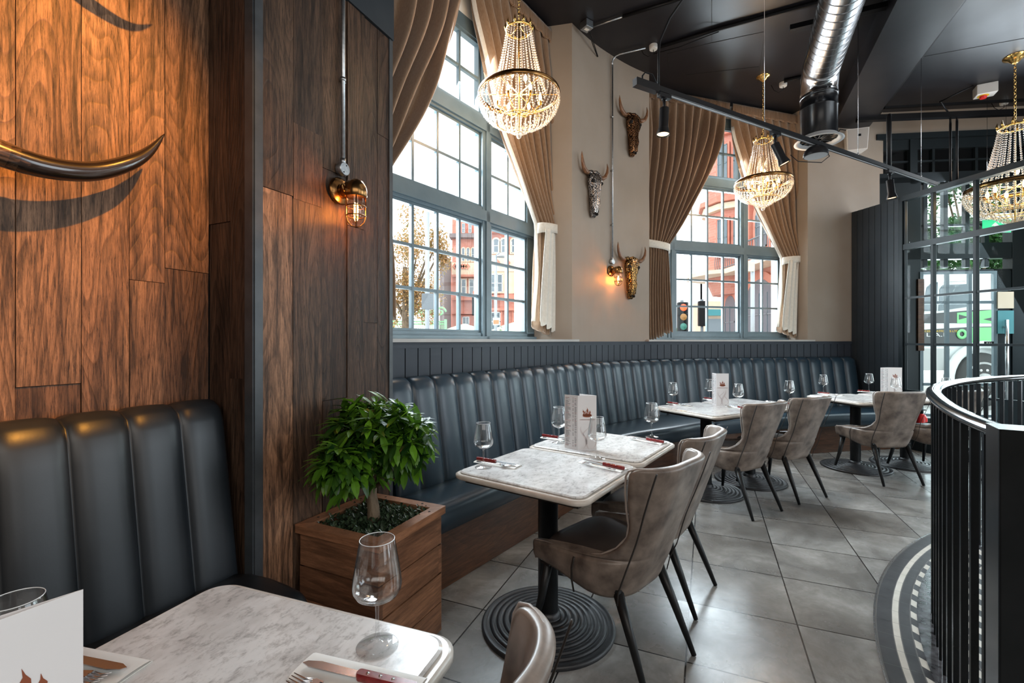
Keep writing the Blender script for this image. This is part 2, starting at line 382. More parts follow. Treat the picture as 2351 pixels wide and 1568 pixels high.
M['menu_paper'] = simple('menu_paper', (.70, .68, .68), .55)
M['menu_ghost'] = simple('menu_ghost', (.60, .55, .55), .55)
M['menu_logo'] = simple('menu_logo', (.24, .06, .022), .5)
M['menu_text'] = simple('menu_text', (.16, .15, .16), .6)
M['menu_red'] = simple('menu_red', (.38, .08, .07), .6)
M['rail_polish'] = simple('rail_polish', (.016, .020, .022), .12, spec=.7, coat=.5)
M['duct_steel'] = simple('duct_steel', (.30, .30, .31), .26, 1)
M['duct_black'] = simple('duct_black', (.007, .008, .010), .25, spec=.35)
M['white_grille'] = simple('white_grille', (.42, .40, .38), .7)
# outdoors
def brickm(name, a, b_, mortar, sc=1., rough=.8):
    m, nt, b = base(name, a, rough); v = coords(nt)
    bk = N(nt, 'ShaderNodeTexBrick'); bk.inputs['Scale'].default_value = 2.2*sc; bk.inputs['Mortar Size'].default_value = .015
    for k, c in (('Color1', a), ('Color2', b_), ('Mortar', mortar)): bk.inputs[k].default_value = (*c, 1)
    sx = N(nt, 'ShaderNodeSeparateXYZ'); cx = N(nt, 'ShaderNodeCombineXYZ'); nt.links.new(v, sx.inputs[0])
    nt.links.new(sx.outputs[0], cx.inputs[0]); nt.links.new(sx.outputs[2], cx.inputs[1]); nt.links.new(cx.outputs[0], bk.inputs['Vector'])
    nt.links.new(bk.outputs[0], b.inputs['Base Color']); return m
M['red_brick'] = brickm('red_brick', (.50, .19, .14), (.58, .25, .19), (.55, .30, .24))
M['red_stone'] = mott('red_stone', (.50, .17, .12), (.60, .24, .17), 3, .7)
M['buff_stone'] = mott('buff_stone', (.66, .52, .38), (.74, .60, .46), 3, .7)
M['dark_stone'] = mott('dark_stone', (.16, .13, .13), (.22, .18, .18), 3, .7)
M['slate'] = mott('slate', (.36, .22, .20), (.42, .28, .25), 4, .7)
M['far_window'] = simple('far_window', (.10, .14, .17), .1, spec=.8)
M['far_frame'] = simple('far_frame', (.75, .75, .75), .5)
M['white_render'] = mott('white_render', (.68, .70, .72), (.75, .77, .78), 2, .7)
M['pale_green'] = simple('pale_green', (.30, .62, .34), .5)
M['asphalt'] = mott('asphalt', (.42, .43, .43), (.50, .51, .50), 8, .8)
M['street_grey'] = simple('street_grey', (.14, .16, .18), .5)
M['truck_white'] = simple('truck_white', (.75, .78, .79), .3)
M['truck_black'] = simple('truck_black', (.05, .055, .06), .35)
M['truck_green'] = simple('truck_green', (.20, .62, .24), .4)
M['tyre'] = simple('tyre', (.05, .05, .05), .7)
M['hub'] = simple('hub', (.45, .46, .46), .4)
M['pane_teal'] = simple('pane_teal', (.05, .25, .28), .5)
M['pale_canopy'] = simple('pale_canopy', (.66, .72, .56), .7)
M['street_pole'] = simple('street_pole', (.38, .42, .46), .5)
M['lamp_off'] = simple('lamp_off', (.30, .14, .03), .4)
M['lamp_off_green'] = simple('lamp_off_green', (.02, .16, .12), .4)
M['lamp_red'] = simple('lamp_red', (.8, .05, .02), .4, emis=(1, .05, .01), es=3)
M['sign_green'] = simple('sign_green', (0, .45, .18), .4, emis=(.0, .55, .2), es=.5)
M['yellow_band'] = simple('yellow_band', (.8, .55, .05), .5)
M['orange_sign'] = simple('orange_sign', (.75, .22, .08), .5)

# ---------------------------------------------------------------- reading positions off the survey of the room
def fl(px, py, z=0.):                      # point at height z seen at (px, py)
    Z = (z-H)*FPX/(CY-py); return Vector(((px-CX)/FPX*Z, Z, z))
def at(px, py, Z):                         # point at depth Z
    return Vector(((px-CX)/FPX*Z, Z, H+(CY-py)*Z/FPX))
def uof(px): return (px-CX)/FPX
def hit(p, d, px):                         # where the plan line p + s d crosses the sight line of column px
    u = uof(px); return (u*p[1]-p[0])/(d[0]-u*d[1])
# ---------------------------------------------------------------- the curved window wall in plan
CEIL = 4.65
DH = Vector((.595, .804)); NH = Vector((-.804, .595))       # straight part: heading and outward normal
ctrl = [Vector((-.795, 2.775))+DH*(-1.2), Vector((-.795, 2.775)), Vector((-.1, 3.72)), Vector((.632, 4.744)), Vector((1.146, 5.265)), Vector((1.703, 5.649)),
        Vector((2.395, 5.932)), Vector((3.080, 6.160)), Vector((3.766, 6.334)), Vector((4.460, 6.462)), Vector((4.844, 6.517)), Vector((5.36, 6.59)), Vector((6.2, 6.70))]
WP = []
for i in range(1, len(ctrl)-2):
    a, b, c, d = ctrl[i-1:i+3]
    for k in range(12):
        t = k/12; WP.append(.5*((2*b)+(c-a)*t+(2*a-5*b+4*c-d)*t*t+(3*b-a-3*c+d)*t**3))
WP.append(ctrl[-2]); WP = [WP[0]-DH*1.2]+WP
WS = [0]
for i in range(1, len(WP)): WS.append(WS[-1]+(WP[i]-WP[i-1]).length)
def wall(s, off=0.):
    s = max(0, min(WS[-1]-1e-4, s)); i = 0
    while WS[i+1] < s: i += 1
    t = (s-WS[i])/(WS[i+1]-WS[i]); p = WP[i].lerp(WP[i+1], t)
    a = (WP[min(i+1, len(WP)-1)]-WP[i]); b = (WP[min(i+2, len(WP)-1)]-WP[i+1]) if i+2 < len(WP) else a
    c = WP[i]-WP[i-1] if i else a
    h = (c+a).normalized().lerp((a+b).normalized(), t).normalized()
    return p+Vector((-h.y, h.x))*off
def whead(s):
    d = wall(s+.02)-wall(s-.02); return math.atan2(d.y, d.x)
def s_at(px, off=0.):
    u = uof(px); best = None
    lo, hi = 0., WS[-1]
    for k in range(40):
        m_ = (lo+hi)/2; p = wall(m_, off)
        if p.x/p.y < u: lo = m_
        else: hi = m_
    return (lo+hi)/2
S1, S2, S3 = s_at(1314), s_at(1491), s_at(1855)     # pier corners
SC_ = s_at(1955)                                     # where the boarded screen meets the wall
SE = WS[-1]-.01
def strip(mb, s0, s1, off, z0, z1, thick=.0, n=None):
    n = n or max(2, int((s1-s0)/.08)+1)
    ss = [s0+(s1-s0)*i/(n-1) for i in range(n)]
    if thick == 0:
        vs = [(*wall(s, off), z0) for s in ss]+[(*wall(s, off), z1) for s in ss]
        mb.add(vs, [(i, i+1, n+i+1, n+i) for i in range(n-1)])
    else:
        for i in range(n-1):
            a0, b0, a1, b1 = wall(ss[i], off), wall(ss[i+1], off), wall(ss[i], off+thick), wall(ss[i+1], off+thick)
            mb.prism([tuple(a0), tuple(b0), tuple(b1), tuple(a1)], z0, z1)
    return mb
# floor
EW0 = Vector((5.34, 6.60)); EWd = Vector((.9945, -.105))
ROOM = [(-3., -3.2), (10.2, -3.2), (10.2, (EW0+EWd*4.85).y+.1)]+[tuple(wall(s_, .50)) for s_ in [SE-k_*(SE-.25)/30 for k_ in range(31)]]+[(-3., 1.2)]
m_ = MB(); m_.prism(ROOM, -.1, 0); struct(m_.build('floor', M['floor_tile']))
# ceiling board with the joints between its sheets
m_ = MB(); m_.prism(ROOM, CEIL, CEIL+.1)
m_.mat = 1
a_, b_ = Vector((.392, .92)), Vector((.92, -.392))
def cline(p, q, w=.006):
    p = Vector(p[:2]); q = Vector(q[:2]); m_.seg(p, q, CEIL-.003, CEIL, -w/2, w/2)
for (p, q) in (((1634, 0), (1634, 95)), ((1635, 98), (1754, 73)), ((1756, 0), (1754, 73)), ((1755, 73), (1740, 190)), ((1532, 123), (1635, 98)), ((1532, 123), (1536, 162)), ((1576, 172), (1742, 153))):
    cline(fl(*p, CEIL), fl(*q, CEIL))
cline(fl(2120, 130, CEIL), fl(2351, 88, CEIL), .008)
struct(m_.build('ceiling', [M['ceiling_paint'], M['ceiling_line']]))
# window wall: dado boards, cap, piers
m_ = MB(); bw = .108; s = .2; k = 0
while s < SE:
    e = min(s+bw, SE); a0, b0 = wall(s+.004), wall(e-.004)
    m_.prism([tuple(a0), tuple(b0), tuple(wall(e-.004, .02)), tuple(wall(s+.004, .02))], 0, 1.318)
    s = e
strip(m_, .2, SE, .008, 0, 1.318, .012)
strip(m_, .2, SE, -.006, 1.31, 1.345, .03)
strip(m_, .2, SE, -.016, 1.338, 1.350, .03)
struct(m_.build('trim_1', M['dado_paint']), 'dark blue-grey matchboard dado under the windows')
# recess behind the windows (solid masonry below the glass)
NF = Vector((-.292, .956)); DF = Vector((.956, .292))
W1R = wall(S1)+NH*.36-DH*.17; W2R = Vector((4.04, 6.725))
def pier(name, s0, s1, dl, dr, extra=[], mat='paint_cream'):
    mb = MB(); n = 14; ss = [s0+(s1-s0)*i/(n-1) for i in range(n)]
    front = [tuple(wall(q, .004)) for q in ss]
    poly = front+[tuple(dr), tuple(dl)]+[tuple(e) for e in extra]
    mb.prism(poly, 1.349, CEIL)
    return struct(mb.build(name, M[mat]))
pier('wall_pier', S1, S2, wall(S1)+NH*.62-DH*.17, wall(S2)+NF*.6, extra=[W1R+DH*.01])
mb = MB(); n = 10; ss = [S3+(SE-S3)*i/(n-1) for i in range(n)]
mb.prism([tuple(wall(q, .004)) for q in ss]+[tuple(wall(SE, .6)), tuple(wall(S3)+NF*.62)], 1.349, CEIL)
struct(mb.build('wall_right_pier', M['paint_cream']))
# boarded wooden walls on the left
AC = Vector((-1.25, 1.885)); AD = Vector((.407, .914)); RD = Vector((.914, -.407))
BD0 = Vector((-1.0, 1.772)); BDir = Vector((.4226, .906))
BE = BD0+BDir*.80
random.seed(5)
def planks(mb, p0, d, length, n, widths, z0, z1, thick=.02, seed=1, fixed=(), tone=(.1, .9), special={}):
    """upright boards of uneven width along p0 + d s, each row broken into random lengths"""
    r = random.Random(seed); s = 0; i = 0; nrm = Vector((-d.y, d.x))
    while s < length-1e-4:
        w = widths[i % len(widths)]; e = min(s+w, length)
        cuts = [z0]
        z = z0+r.uniform(.5, 1.5)
        if i < len(fixed) and fixed[i] is not None: cuts += [q for q in fixed[i]]
        else:
            while z < z1-.25: cuts.append(z); z += r.uniform(1.0, 1.9)
        cuts.append(z1)
        for j_, (a, b) in enumerate(zip(cuts, cuts[1:])):
            mb.rnd = special.get((i, j_), tone[0]+(tone[1]-tone[0])*r.random()); t = r.uniform(-.004, .004)
            mb.seg(p0+d*(s+.0012), p0+d*(e-.0012), a+.001, b-.001, t, thick)
        s = e; i += 1
mb = MB()
# wall with the horns: counted from the corner leftwards
def zs_at(px, pys, p, d):
    q = p+d*hit(p, d, px); return [H+(CY-y)*q.y/FPX for y in pys]
wA = [.165, .115, .135, .155, .14, .17, .15, .16, .13]
planks(mb, AC, -AD, 2.1, 0, wA, 0, 3.6, -.02, 3,
       fixed=[zs_at(430, (622,), AC, AD), None, [2.95], zs_at(80, (887,), AC, AD)], tone=(.45, .72), special={(0, 0): .34, (3, 0): .38})
struct(mb.build('wall_left', M['wood_wall']))
mb = MB(); planks(mb, AC+RD*.0, RD, .25, 0, [.135, .115], 0, 3.6, .02, 11, fixed=[zs_at(505, (512,), AC, RD), zs_at(550, (254, 870), AC, RD)], tone=(.02, .10))
struct(mb.build('wall_left_return', M['wood_wall']))
mb = MB(); planks(mb, BD0+BDir*.012, BDir, .775, 0, [.165, .155, .15, .115, .10, .10], 0, 3.0, .02, 21,
                  fixed=[zs_at(640, (440,), BD0, BDir), zs_at(720, (305, 470), BD0, BDir), None, zs_at(840, (530,), BD0, BDir), None, None], tone=(.03, .18), special={(0, 0): .80, (0, 1): .12, (1, 1): .22})
struct(mb.build('wall_left_pier', M['wood_wall']))
# the solid body the boards are nailed to, and the dark soffit above them
mb = MB()
inn = .02
pA = AC+Vector((-AD.y, AD.x))*(-.0)
nA = Vector((-AD.y, AD.x))
mb.prism([tuple(AC-AD*2.1+nA*.022), tuple(AC+nA*.022+AD*.022), tuple(AC+RD*.27+AD*.022+nA*0), tuple(BE+Vector((-BDir.y, BDir.x))*.022), tuple(BE+Vector((-BDir.y, BDir.x))*.4), tuple(AC-AD*2.1+nA*.9)], 0, CEIL)
struct(mb.build('wall_left_core', M['panel_paint']))
mb = MB()
for (p, d, w_, t_) in ((BD0, RD, .035, .0), ):
    mb.seg(BD0-RD*.045, BD0+RD*.0, 0, 3.6, -.006, .012)
    mb.seg(BD0, BD0+BDir*.034, 0, 3.6, -.006, .02)
mb.seg(BE-BDir*.015, BE+BDir*.012, 0, 3.0, -.004, .05)
struct(mb.build('trim_2', M['steel_angle']), 'grey steel angle strip on the wooden corner')
mb = MB(); mb.seg(BD0, BE+BDir*.012, 3.0, CEIL, -.012, .3); mb.seg(AC-AD*2.1, AC+RD*.0, 3.6, CEIL, .0, .3)
struct(mb.build('trim_3', M['panel_paint']), 'dark painted board above the wooden cladding')
# ---------------------------------------------------------------- windows
def window(idx, org, d, nrm, width, stile, cols, mull, rows, z0, ztop, sill_s, label):
    """org = right end of the frame, d = unit direction towards the left end, rows = [(z_bottom, z_top, n rows)]"""
    e = bpy.data.objects.new('window_%d' % idx, None); C.objects.link(e); e['kind'] = 'structure'; e['label'] = label
    P = lambda s, off=0.: org+d*s+nrm*off
    mb = MB()
    def bar(s0, s1, za, zb, o0, o1):
        a, b = P(s0), P(s1); mb.seg(b, a, za, zb, o0, o1)
    # outer frame
    bar(0, width, 1.36, z0, 0, .09); bar(0, width, rows[-1][1], ztop, 0, .09)
    bar(0, stile, 1.36, ztop, .0, .09); bar(width-stile, width, 1.36, ztop, 0, .09)
    bar(0, width, 1.36, 1.40, -.03, 0)
    s = stile; bays = []
    for k, (n, w) in enumerate(cols):
        bays.append((s, s+n*w, n)); s += n*w
        if k < len(cols)-1: bar(s, s+mull, 1.36, ztop, -.015, .09); bar(s+mull*.3, s+mull*.7, 1.36, ztop, -.03, .0); s += mull
    for k in range(len(rows)-1):
        bar(0, width, rows[k][1], rows[k+1][0], -.01, .09)
        bar(0, width, rows[k][1]+.02, rows[k+1][0]-.03, -.03, 0)
    gl = MB()
    for (a, b, n) in bays:
        for (za, zb, nr) in rows:
            # casement sub-frame and glazing bars
            f = .022
            bar(a, a+f, za, zb, .015, .06); bar(b-f, b, za, zb, .015, .06); bar(a, b, za, za+f, .015, .06); bar(a, b, zb-f, zb, .015, .06)
            for i in range(1, n): q = a+(b-a)*i/n; bar(q-.012, q+.012, za, zb, .02, .055)
            for i in range(1, nr): q = za+(zb-za)*i/nr; bar(a, b, q-.012, q+.012, .022, .053)
            pa, pb = P(b, .04), P(a, .04); gl.seg(pa, pb, za, zb, 0, .003)
    mb.build('frame', M['frame_paint'], e, bevel=.003)
    gl.build('pane', M['pane'], e)
    return e
WIN1 = window(1, W1R, -DH, NH, 2.75, .13, [(2, .30), (4, .262), (2, .30)], .125,
       [(1.432, 2.42, 3), (2.565, 3.235, 2), (3.40, 4.045, 2)], 1.432, 4.17, (0, 0), 'tall blue-grey paned window beside the wooden wall')
WIN2 = window(2, W2R, -DF, NF, 2.80, .13, [(2, .295), (4, .266), (2, .295)], .13,
       [(1.465, 2.555, 3), (2.70, 3.47, 2), (3.63, 4.34, 2)], 1.465, 4.47, (0, 0), 'tall blue-grey paned window between the cream piers')
# window boards (sills)
def sill(par, s0, s1, org, d, width):
    mb = MB(); n = 16; ss = [s0+(s1-s0)*i/(n-1) for i in range(n)]
    ss_front = [tuple(wall(q, -.045)) for q in ss]
    ss2 = [(s0 if 0 else q) for q in ss]
    mb.prism(ss_front+[tuple(wall(s1, .02)), tuple(wall(s0, .02))], 1.350, 1.372)
    mb.prism([tuple(wall(q, .0)) for q in ss]+[tuple(org+d*-.03), tuple(org+d*(width+.03))], 1.342, 1.370)
    mb.build('sill', M['sill'], par, bevel=.004)
sill(WIN1, .75, s_at(1322), W1R, -DH, 2.75)
sill(WIN2, s_at(1484), s_at(1866), W2R, -DF, 2.80)
# white reveals and lintels over the glass
mb = MB()
mb.seg(W1R-DH*2.9, W1R+DH*.15, 4.17, CEIL, .0, .12)
mb.seg(W2R-DF*2.95, W2R+DF*.12, 4.47, CEIL, .0, .12)
struct(mb.build('wall_window_reveal', M['paint_white']))
# ---------------------------------------------------------------- beam and trunking under the ceiling
def axbox(mb, p, q, z0, z1, w):
    mb.seg(p, q, z0, z1, -w/2, w/2)
bl = [fl(1913, 292, 4.38), fl(2060, 0, 4.38)]; br = [fl(2000, 268, 4.38), fl(2203, 0, 4.38)]
dl = (bl[1]-bl[0]).normalized(); dr_ = (br[1]-br[0]).normalized()
mb = MB(); l0 = bl[0]-dl*.25; l1 = bl[0]+dl*6; r0 = l0+Vector((.52, .05, 0)); r1 = br[0]+dr_*6
mb.prism([tuple(l0[:2]), tuple(l1[:2]), tuple(r1[:2]), tuple(r0[:2])], 4.38, CEIL)
struct(mb.build('ceiling_beam', M['ceiling_paint'], bevel=.01))
# cream upper wall over the lobby and its dark transom lights
mb = MB(); mb.seg(EW0, EW0+EWd*4.85, 4.30, CEIL, 0, .3); struct(mb.build('wall_lobby', M['paint_cream']))
# ---------------------------------------------------------------- boarded screen and glazed partition to the lobby
PC = wall(SC_); PC = Vector(PC); PDr = Vector((.194, -.981)).normalized()
def ps(px): return hit(PC, PDr, px)
sA = ps(2065)
ZT = 3.186
mb = MB(); s = 0; w = .085
while s < sA-.001:
    e = min(s+w, sA); mb.seg(PC+PDr*(s+.003), PC+PDr*(e-.003), 0, ZT, 0, .03); s = e
mb.mat = 1; mb.seg(PC+PDr*.0, PC+PDr*sA, 0, ZT-.005, .006, .024)
struct(mb.build('wall_screen', [M['panel_paint'], M['panel_groove']]))
part = bpy.data.objects.new('window_3', None); C.objects.link(part); part['kind'] = 'structure'; part['label'] = 'dark framed glass partition to the entrance lobby'
mb = MB(); gl = MB()
pe = 3.3
def pbar(s0, s1, z0, z1, o0=-.005, o1=.045): mb.seg(PC+PDr*s0, PC+PDr*s1, z0, z1, o0, o1)
pbar(sA, pe, ZT-.055, ZT+.01, -.02, .06); pbar(sA, sA+.05, 0, ZT, -.02, .05); pbar(sA, pe, .0, .12, -.01, .05); pbar(sA, pe, .12, .16, .0, .04)
pbar(sA, pe, 2.51, 2.58, -.012, .05)
vs_ = [sA+.05, ps(2140), ps(2238), ps(2238)+.46, ps(2238)+.92, ps(2238)+1.38]
for q in vs_[1:]: pbar(q-.016, q+.016, .12, ZT)
pbar(vs_[0], vs_[0]+.02, .12, ZT-.05, 0, .04)
for z in (1.90, 1.315, .73): pbar(sA+.05, pe, z-.013, z+.013, .0, .04)
gl.seg(PC+PDr*(sA+.05), PC+PDr*pe, .14, ZT-.05, .018, .024)
mb.build('frame', M['partition_paint'], part, bevel=.003); gl.build('pane', M['partition_glass'], part)
# ---------------------------------------------------------------- glazed street front of the lobby (dark frames)
sf = bpy.data.objects.new('window_4', None); C.objects.link(sf); sf['kind'] = 'structure'; sf['label'] = 'dark framed street glazing of the entrance lobby'
mb = MB(); gl = MB(); bp = MB()
def ebar(s0, s1, z0, z1, o0=0, o1=.08): mb.seg(EW0+EWd*s0, EW0+EWd*s1, z0, z1, o0, o1)
def es(px): return hit(EW0, EWd, px)
ebar(-.1, 4.2, 4.24, 4.32, -.05, .1); ebar(-.1, 4.2, 4.10, 4.24)
ebar(-.1, 4.2, 3.62, 3.76, -.02, .1); ebar(-.1, 4.2, 2.99, 3.02, .01, .06)            # transom under the blacked-out lights
for px in (2096, 2242+80, 2440): ebar(es(px)-.05, es(px)+.05, 3.6, 4.24, -.02, .09)
for px in (2145, 2193, 2244, 2298, 2372, 2420): ebar(es(px)-.018, es(px)+.018, 3.7, 4.1, .01, .06)
ebar(-.1, 4.2, 3.92, 3.945, .01, .06)
bp.seg(EW0+EWd*-.1, EW0+EWd*4.2, 3.70, 4.2, .045, .05)
# clerestory band
for px in (2125, 2172, 2222, 2266, 2330, 2390): ebar(es(px)-.028, es(px)+.028, 2.40, 3.65, .0, .07)
ebar(-.1, 4.2, 2.52, 2.74, -.02, .09); ebar(-.1, 4.2, 2.34, 2.37)
ebar(-.1, es(2112), 0, 3.7, -.02, .1)
ebar(es(2320), es(2349), 0, 3.7, -.03, .12)
ebar(es(2284), es(2320), 1.95, 2.35, -.0, .06)
ebar(-.1, 4.2, 0, .25, 0, .08)
gl.seg(EW0, EW0+EWd*4.2, .2, 3.65, .03, .034)
mb.build('frame', M['dark_frame'], sf, bevel=.003); gl.build('pane', M['pane'], sf); bp.build('blind_pane', M['black_pane'], sf)
# pale steel glazing bars of the street door leaf, with handles
dr = bpy.data.objects.new('door_1', None); C.objects.link(dr); dr['kind'] = 'structure'; dr['label'] = 'glazed street door seen through the partition'
mb = MB()
for px in (2112, 2171, 2223, 2280): q = es(px); mb.seg(EW0+EWd*(q-.022), EW0+EWd*(q+.022), .2, 2.34, -.035, .0)
for z in (2.32, 1.90, 1.30, .74, .3): mb.seg(EW0+EWd*es(2112), EW0+EWd*es(2280), z-.02, z+.02, -.035, .0)
mb.build('leaf', M['frame_paint'], dr)
mb = MB(); q = EW0+EWd*es(2296)-Vector((0, .09)); mb.tube([(q.x, q.y, .55), (q.x, q.y, 1.65)], .02, 10)
for z in (.65, 1.55): mb.tube([(q.x, q.y, z), (q.x, q.y+.09, z)], .012, 8)
mb.build('handle', M['steel'], dr)
mb = MB(); q = EW0+EWd*es(2302); mb.seg(q-EWd*.07, q+EWd*.14, 0, 2.34, -.01, .02); mb.build('edge_board', M['dark_frame'], dr)
# ---------------------------------------------------------------- floor mosaic of the entrance
MC = Vector((4.6, .03))
def arcs(mb, r0, r1, a0, a1, n, z, skip=None, mats=None, gap=.0, skew=0.):
    for i in range(n):
        t0 = a0+(a1-a0)*i/n; t1 = a0+(a1-a0)*(i+1)/n; g = gap/r1
        if mats is not None: mb.mat = mats(i)
        def P(r, t): return (MC.x+r*math.cos(t), MC.y+r*math.sin(t), z)
        mb.quad(P(r0+gap/2, t1-g/2+skew), P(r0+gap/2, t0+g/2+skew), P(r1-gap/2, t0+g/2), P(r1-gap/2, t1-g/2))
mb = MB(); mb.mat = 2; arcs(mb, .2, 3.585, rad(60), rad(235), 90, .0035)
A0, A1 = rad(75), rad(225)
arcs(mb, 3.522, 3.580, A0, A1, 74, .005, mats=lambda i: 0, gap=.002)
arcs(mb, 3.494, 3.520, A0, A1, 74, .005, mats=lambda i: 1, gap=.002)
arcs(mb, 3.452, 3.492, A0, A1, 74, .005, mats=lambda i: 0, gap=.002)
for k in range(12):
    r1 = 3.449-k*.10
    arcs(mb, r1-.098, r1, A0, A1, int(128*r1/3.4), .005, mats=lambda i: (i+k) % 2, gap=.002, skew=.024)
struct(mb.build('floor_entrance', [M['mosaic_dark'], M['mosaic_white'], M['mosaic_grout']]), 'black and white mosaic of the entrance floor')
mb = MB(); mb.mat = 0; arcs(mb, 3.585, 3.592, A0, A1, 90, .0075)
struct(mb.build('trim_4', M['steel']), 'thin metal edge strip round the mosaic')
# ---------------------------------------------------------------- walls closing the room behind the camera
mb = MB(); mb.box((.6, -3.1, 2.3), (9, .2, 4.7)); struct(mb.build('wall_rear', M['paint_cream']))
mb = MB(); mb.box((-2.9, -.9, 2.3), (.2, 4.6, 4.7)); struct(mb.build('wall_rear_left', M['wood_stain']))
mb = MB(); mb.box((10.1, 1.45, 2.3), (.2, 9.3, 4.7)); struct(mb.build('wall_right', M['paint_cream']))
# ---------------------------------------------------------------- long curved banquette
def sm(a, b, x):
    t = max(0, min(1, (x-a)/(b-a))); return t*t*(3-2*t)
def foff(s): return .50+.27*sm(S1-.7, S1+1.0, s)
s_split = s_at(1334, -.1); s_b0 = s_at(880, -.1); s_b1 = s_at(1962, -.12)
BP = [(.01, 1.02), (.016, 1.085), (.045, 1.116), (.085, 1.116), (.118, 1.095), (.135, 1.05), (.146, .98), (.165, .85), (.190, .68), (.215, .50), (.225, .44)]
BW = [0, .25, .8, 1, 1, 1, 1, 1, 1, 1, .8]
def channels(name, pt, s0, s1, pitch, parent, mat, bul=.026, ns=10, ends=True):
    """padded upright channels; pt(s, o, z) gives the point at run s, distance o in front of the wall, height z"""
    mb = MB(); n = max(1, round((s1-s0)/pitch)); w = (s1-s0)/n; rows = []
    for i in range(n):
        for k in range(ns+(1 if i == n-1 else 0)):
            t = .5-.5*math.cos(PI*k/ns); x = abs(2*t-1); b = max(0, 1-x**3.4)**.6
            rows.append((s0+(i+t)*w, b*bul-.004))
    m = len(BP)
    nor = []
    for j in range(m):
        a = BP[max(j-1, 0)]; c = BP[min(j+1, m-1)]; d = Vector((c[0]-a[0], c[1]-a[1])).normalized(); nor.append((-d.y, d.x))
    vs = []
    for (s, b) in rows:
        for j, (o, z) in enumerate(BP):
            vs.append(pt(s, o+nor[j][0]*b*BW[j], z+nor[j][1]*b*BW[j]))
    fs = []
    for i in range(len(rows)-1):
        for j in range(m-1): fs.append((i*m+j, i*m+j+1, (i+1)*m+j+1, (i+1)*m+j))
    mb.add(vs, fs, True)
    for e in (0, len(rows)-1):                               # padded ends
        s = rows[e][0]; ring = [vs[e*m+j] for j in range(m)]; ring += [pt(s, 0.005, BP[-1][1]), pt(s, .005, BP[0][1])]
        mb.add(ring, [tuple(range(len(ring))) if e == 0 else tuple(reversed(range(len(ring))))])
    return mb.build(name, mat, parent)
bench = thing('banquette_bench', 'long curved navy leather banquette with channelled back below the windows', 'bench')
pw = lambda s, o, z: (*wall(s, -o), z)
channels('backrest', pw, s_b0, s_split, .187, bench, M['navy_leather'])
channels('backrest', pw, s_split+.004, s_b1, .187, bench, M['navy_leather'])
def cushion(name, pt, s0, s1, fo, back, zt, zb, parent, mat, ns=40, lift=.012):
    mb = MB()
    def ring(s, sh=0.):
        f = fo(s); r = .055
        P = [(back, zb), (back, zt-.01), (back+.1, zt+lift*.6), ((back+f)/2, zt+lift), (f-.10, zt+lift*.5), (f-r, zt)]
        for k in range(1, 6): a = PI/2*(1-k/5); P.append((f-r+r*math.cos(a)*1.15, zt-r+r*math.sin(a)))
        P += [(f+.012, (zt+zb)/2-.01), (f+.002, zb+.012), (f-.02, zb)]
        c = ((back+f)/2, (zt+zb)/2)
        return [pt(s, c[0]+(o-c[0])*(1-sh), c[1]+(z-c[1])*(1-sh)) for o, z in P]
    seq = [(s0, .12), (s0+.006, .03), (s0+.02, 0)]+[(s0+.02+(s1-s0-.04)*i/ns, 0) for i in range(1, ns)]+[(s1-.02, 0), (s1-.006, .03), (s1, .12)]
    R = [ring(*q) for q in seq]; m = len(R[0]); vs = [p for r in R for p in r]; fs = []
    for i in range(len(R)-1):
        for j in range(m): fs.append((i*m+j, i*m+(j+1) % m, (i+1)*m+(j+1) % m, (i+1)*m+j))
    mb.add(vs, fs, True); mb.add(R[0], [tuple(reversed(range(m)))]); mb.add(R[-1], [tuple(range(m))])
    return mb.build(name, mat, parent)
s_seat = s_at(1625, -.7)
for a, b in ((s_b0+.0, s_at(1420, -.6)), (s_at(1420, -.6), s_seat), (s_seat, s_b1+.0)):
    cushion('seat_cushion', pw, a+.001, b-.001, lambda s: foff(s)+.035, .215, .478, .315, bench, M['navy_leather'])
mb = MB(); strip(mb, s_b0, s_b1, 0, 0, .1)
mb = MB(); n = 50; q = [s_b0+(s_b1-s_b0)*i/n for i in range(n+1)]
for i in range(n):
    a0, b0, b1, a1 = wall(q[i], -foff(q[i])), wall(q[i+1], -foff(q[i+1])), wall(q[i+1], -foff(q[i+1])+.03), wall(q[i], -foff(q[i])+.03)
    mb.prism([tuple(a0), tuple(b0), tuple(b1), tuple(a1)], .002, .30)
mb.build('base_panel', M['wood_stain'], bench)
mb = MB()
for i in range(n):
    a0, b0, b1, a1 = wall(q[i], -foff(q[i])-.016), wall(q[i+1], -foff(q[i+1])-.016), wall(q[i+1], -foff(q[i+1])+.03), wall(q[i], -foff(q[i])+.03)
    mb.prism([tuple(a0), tuple(b0), tuple(b1), tuple(a1)], .296, .316)
mb.build('seat_rail', M['wood_stain'], bench)
# ---------------------------------------------------------------- black banquette against the horn wall
b2 = thing('banquette_bench', 'black leather bench with channelled back against the orange-lit wooden wall', 'bench')
pa = lambda s, o, z: (*(AC+RD*(o+.004)-AD*s), z)
channels('backrest', pa, .03, .03+.158*8, .158, b2, M['black_leather'], .022)
cushion('seat_cushion', pa, .035, 1.3, lambda s: .60, .215, .478, .315, b2, M['black_leather'])
mb = MB(); p0 = AC+RD*.56; mb.seg(p0-AD*1.3, p0-AD*.04, .002, .315, 0, .03); mb.build('base_panel', M['wood_stain'], b2)

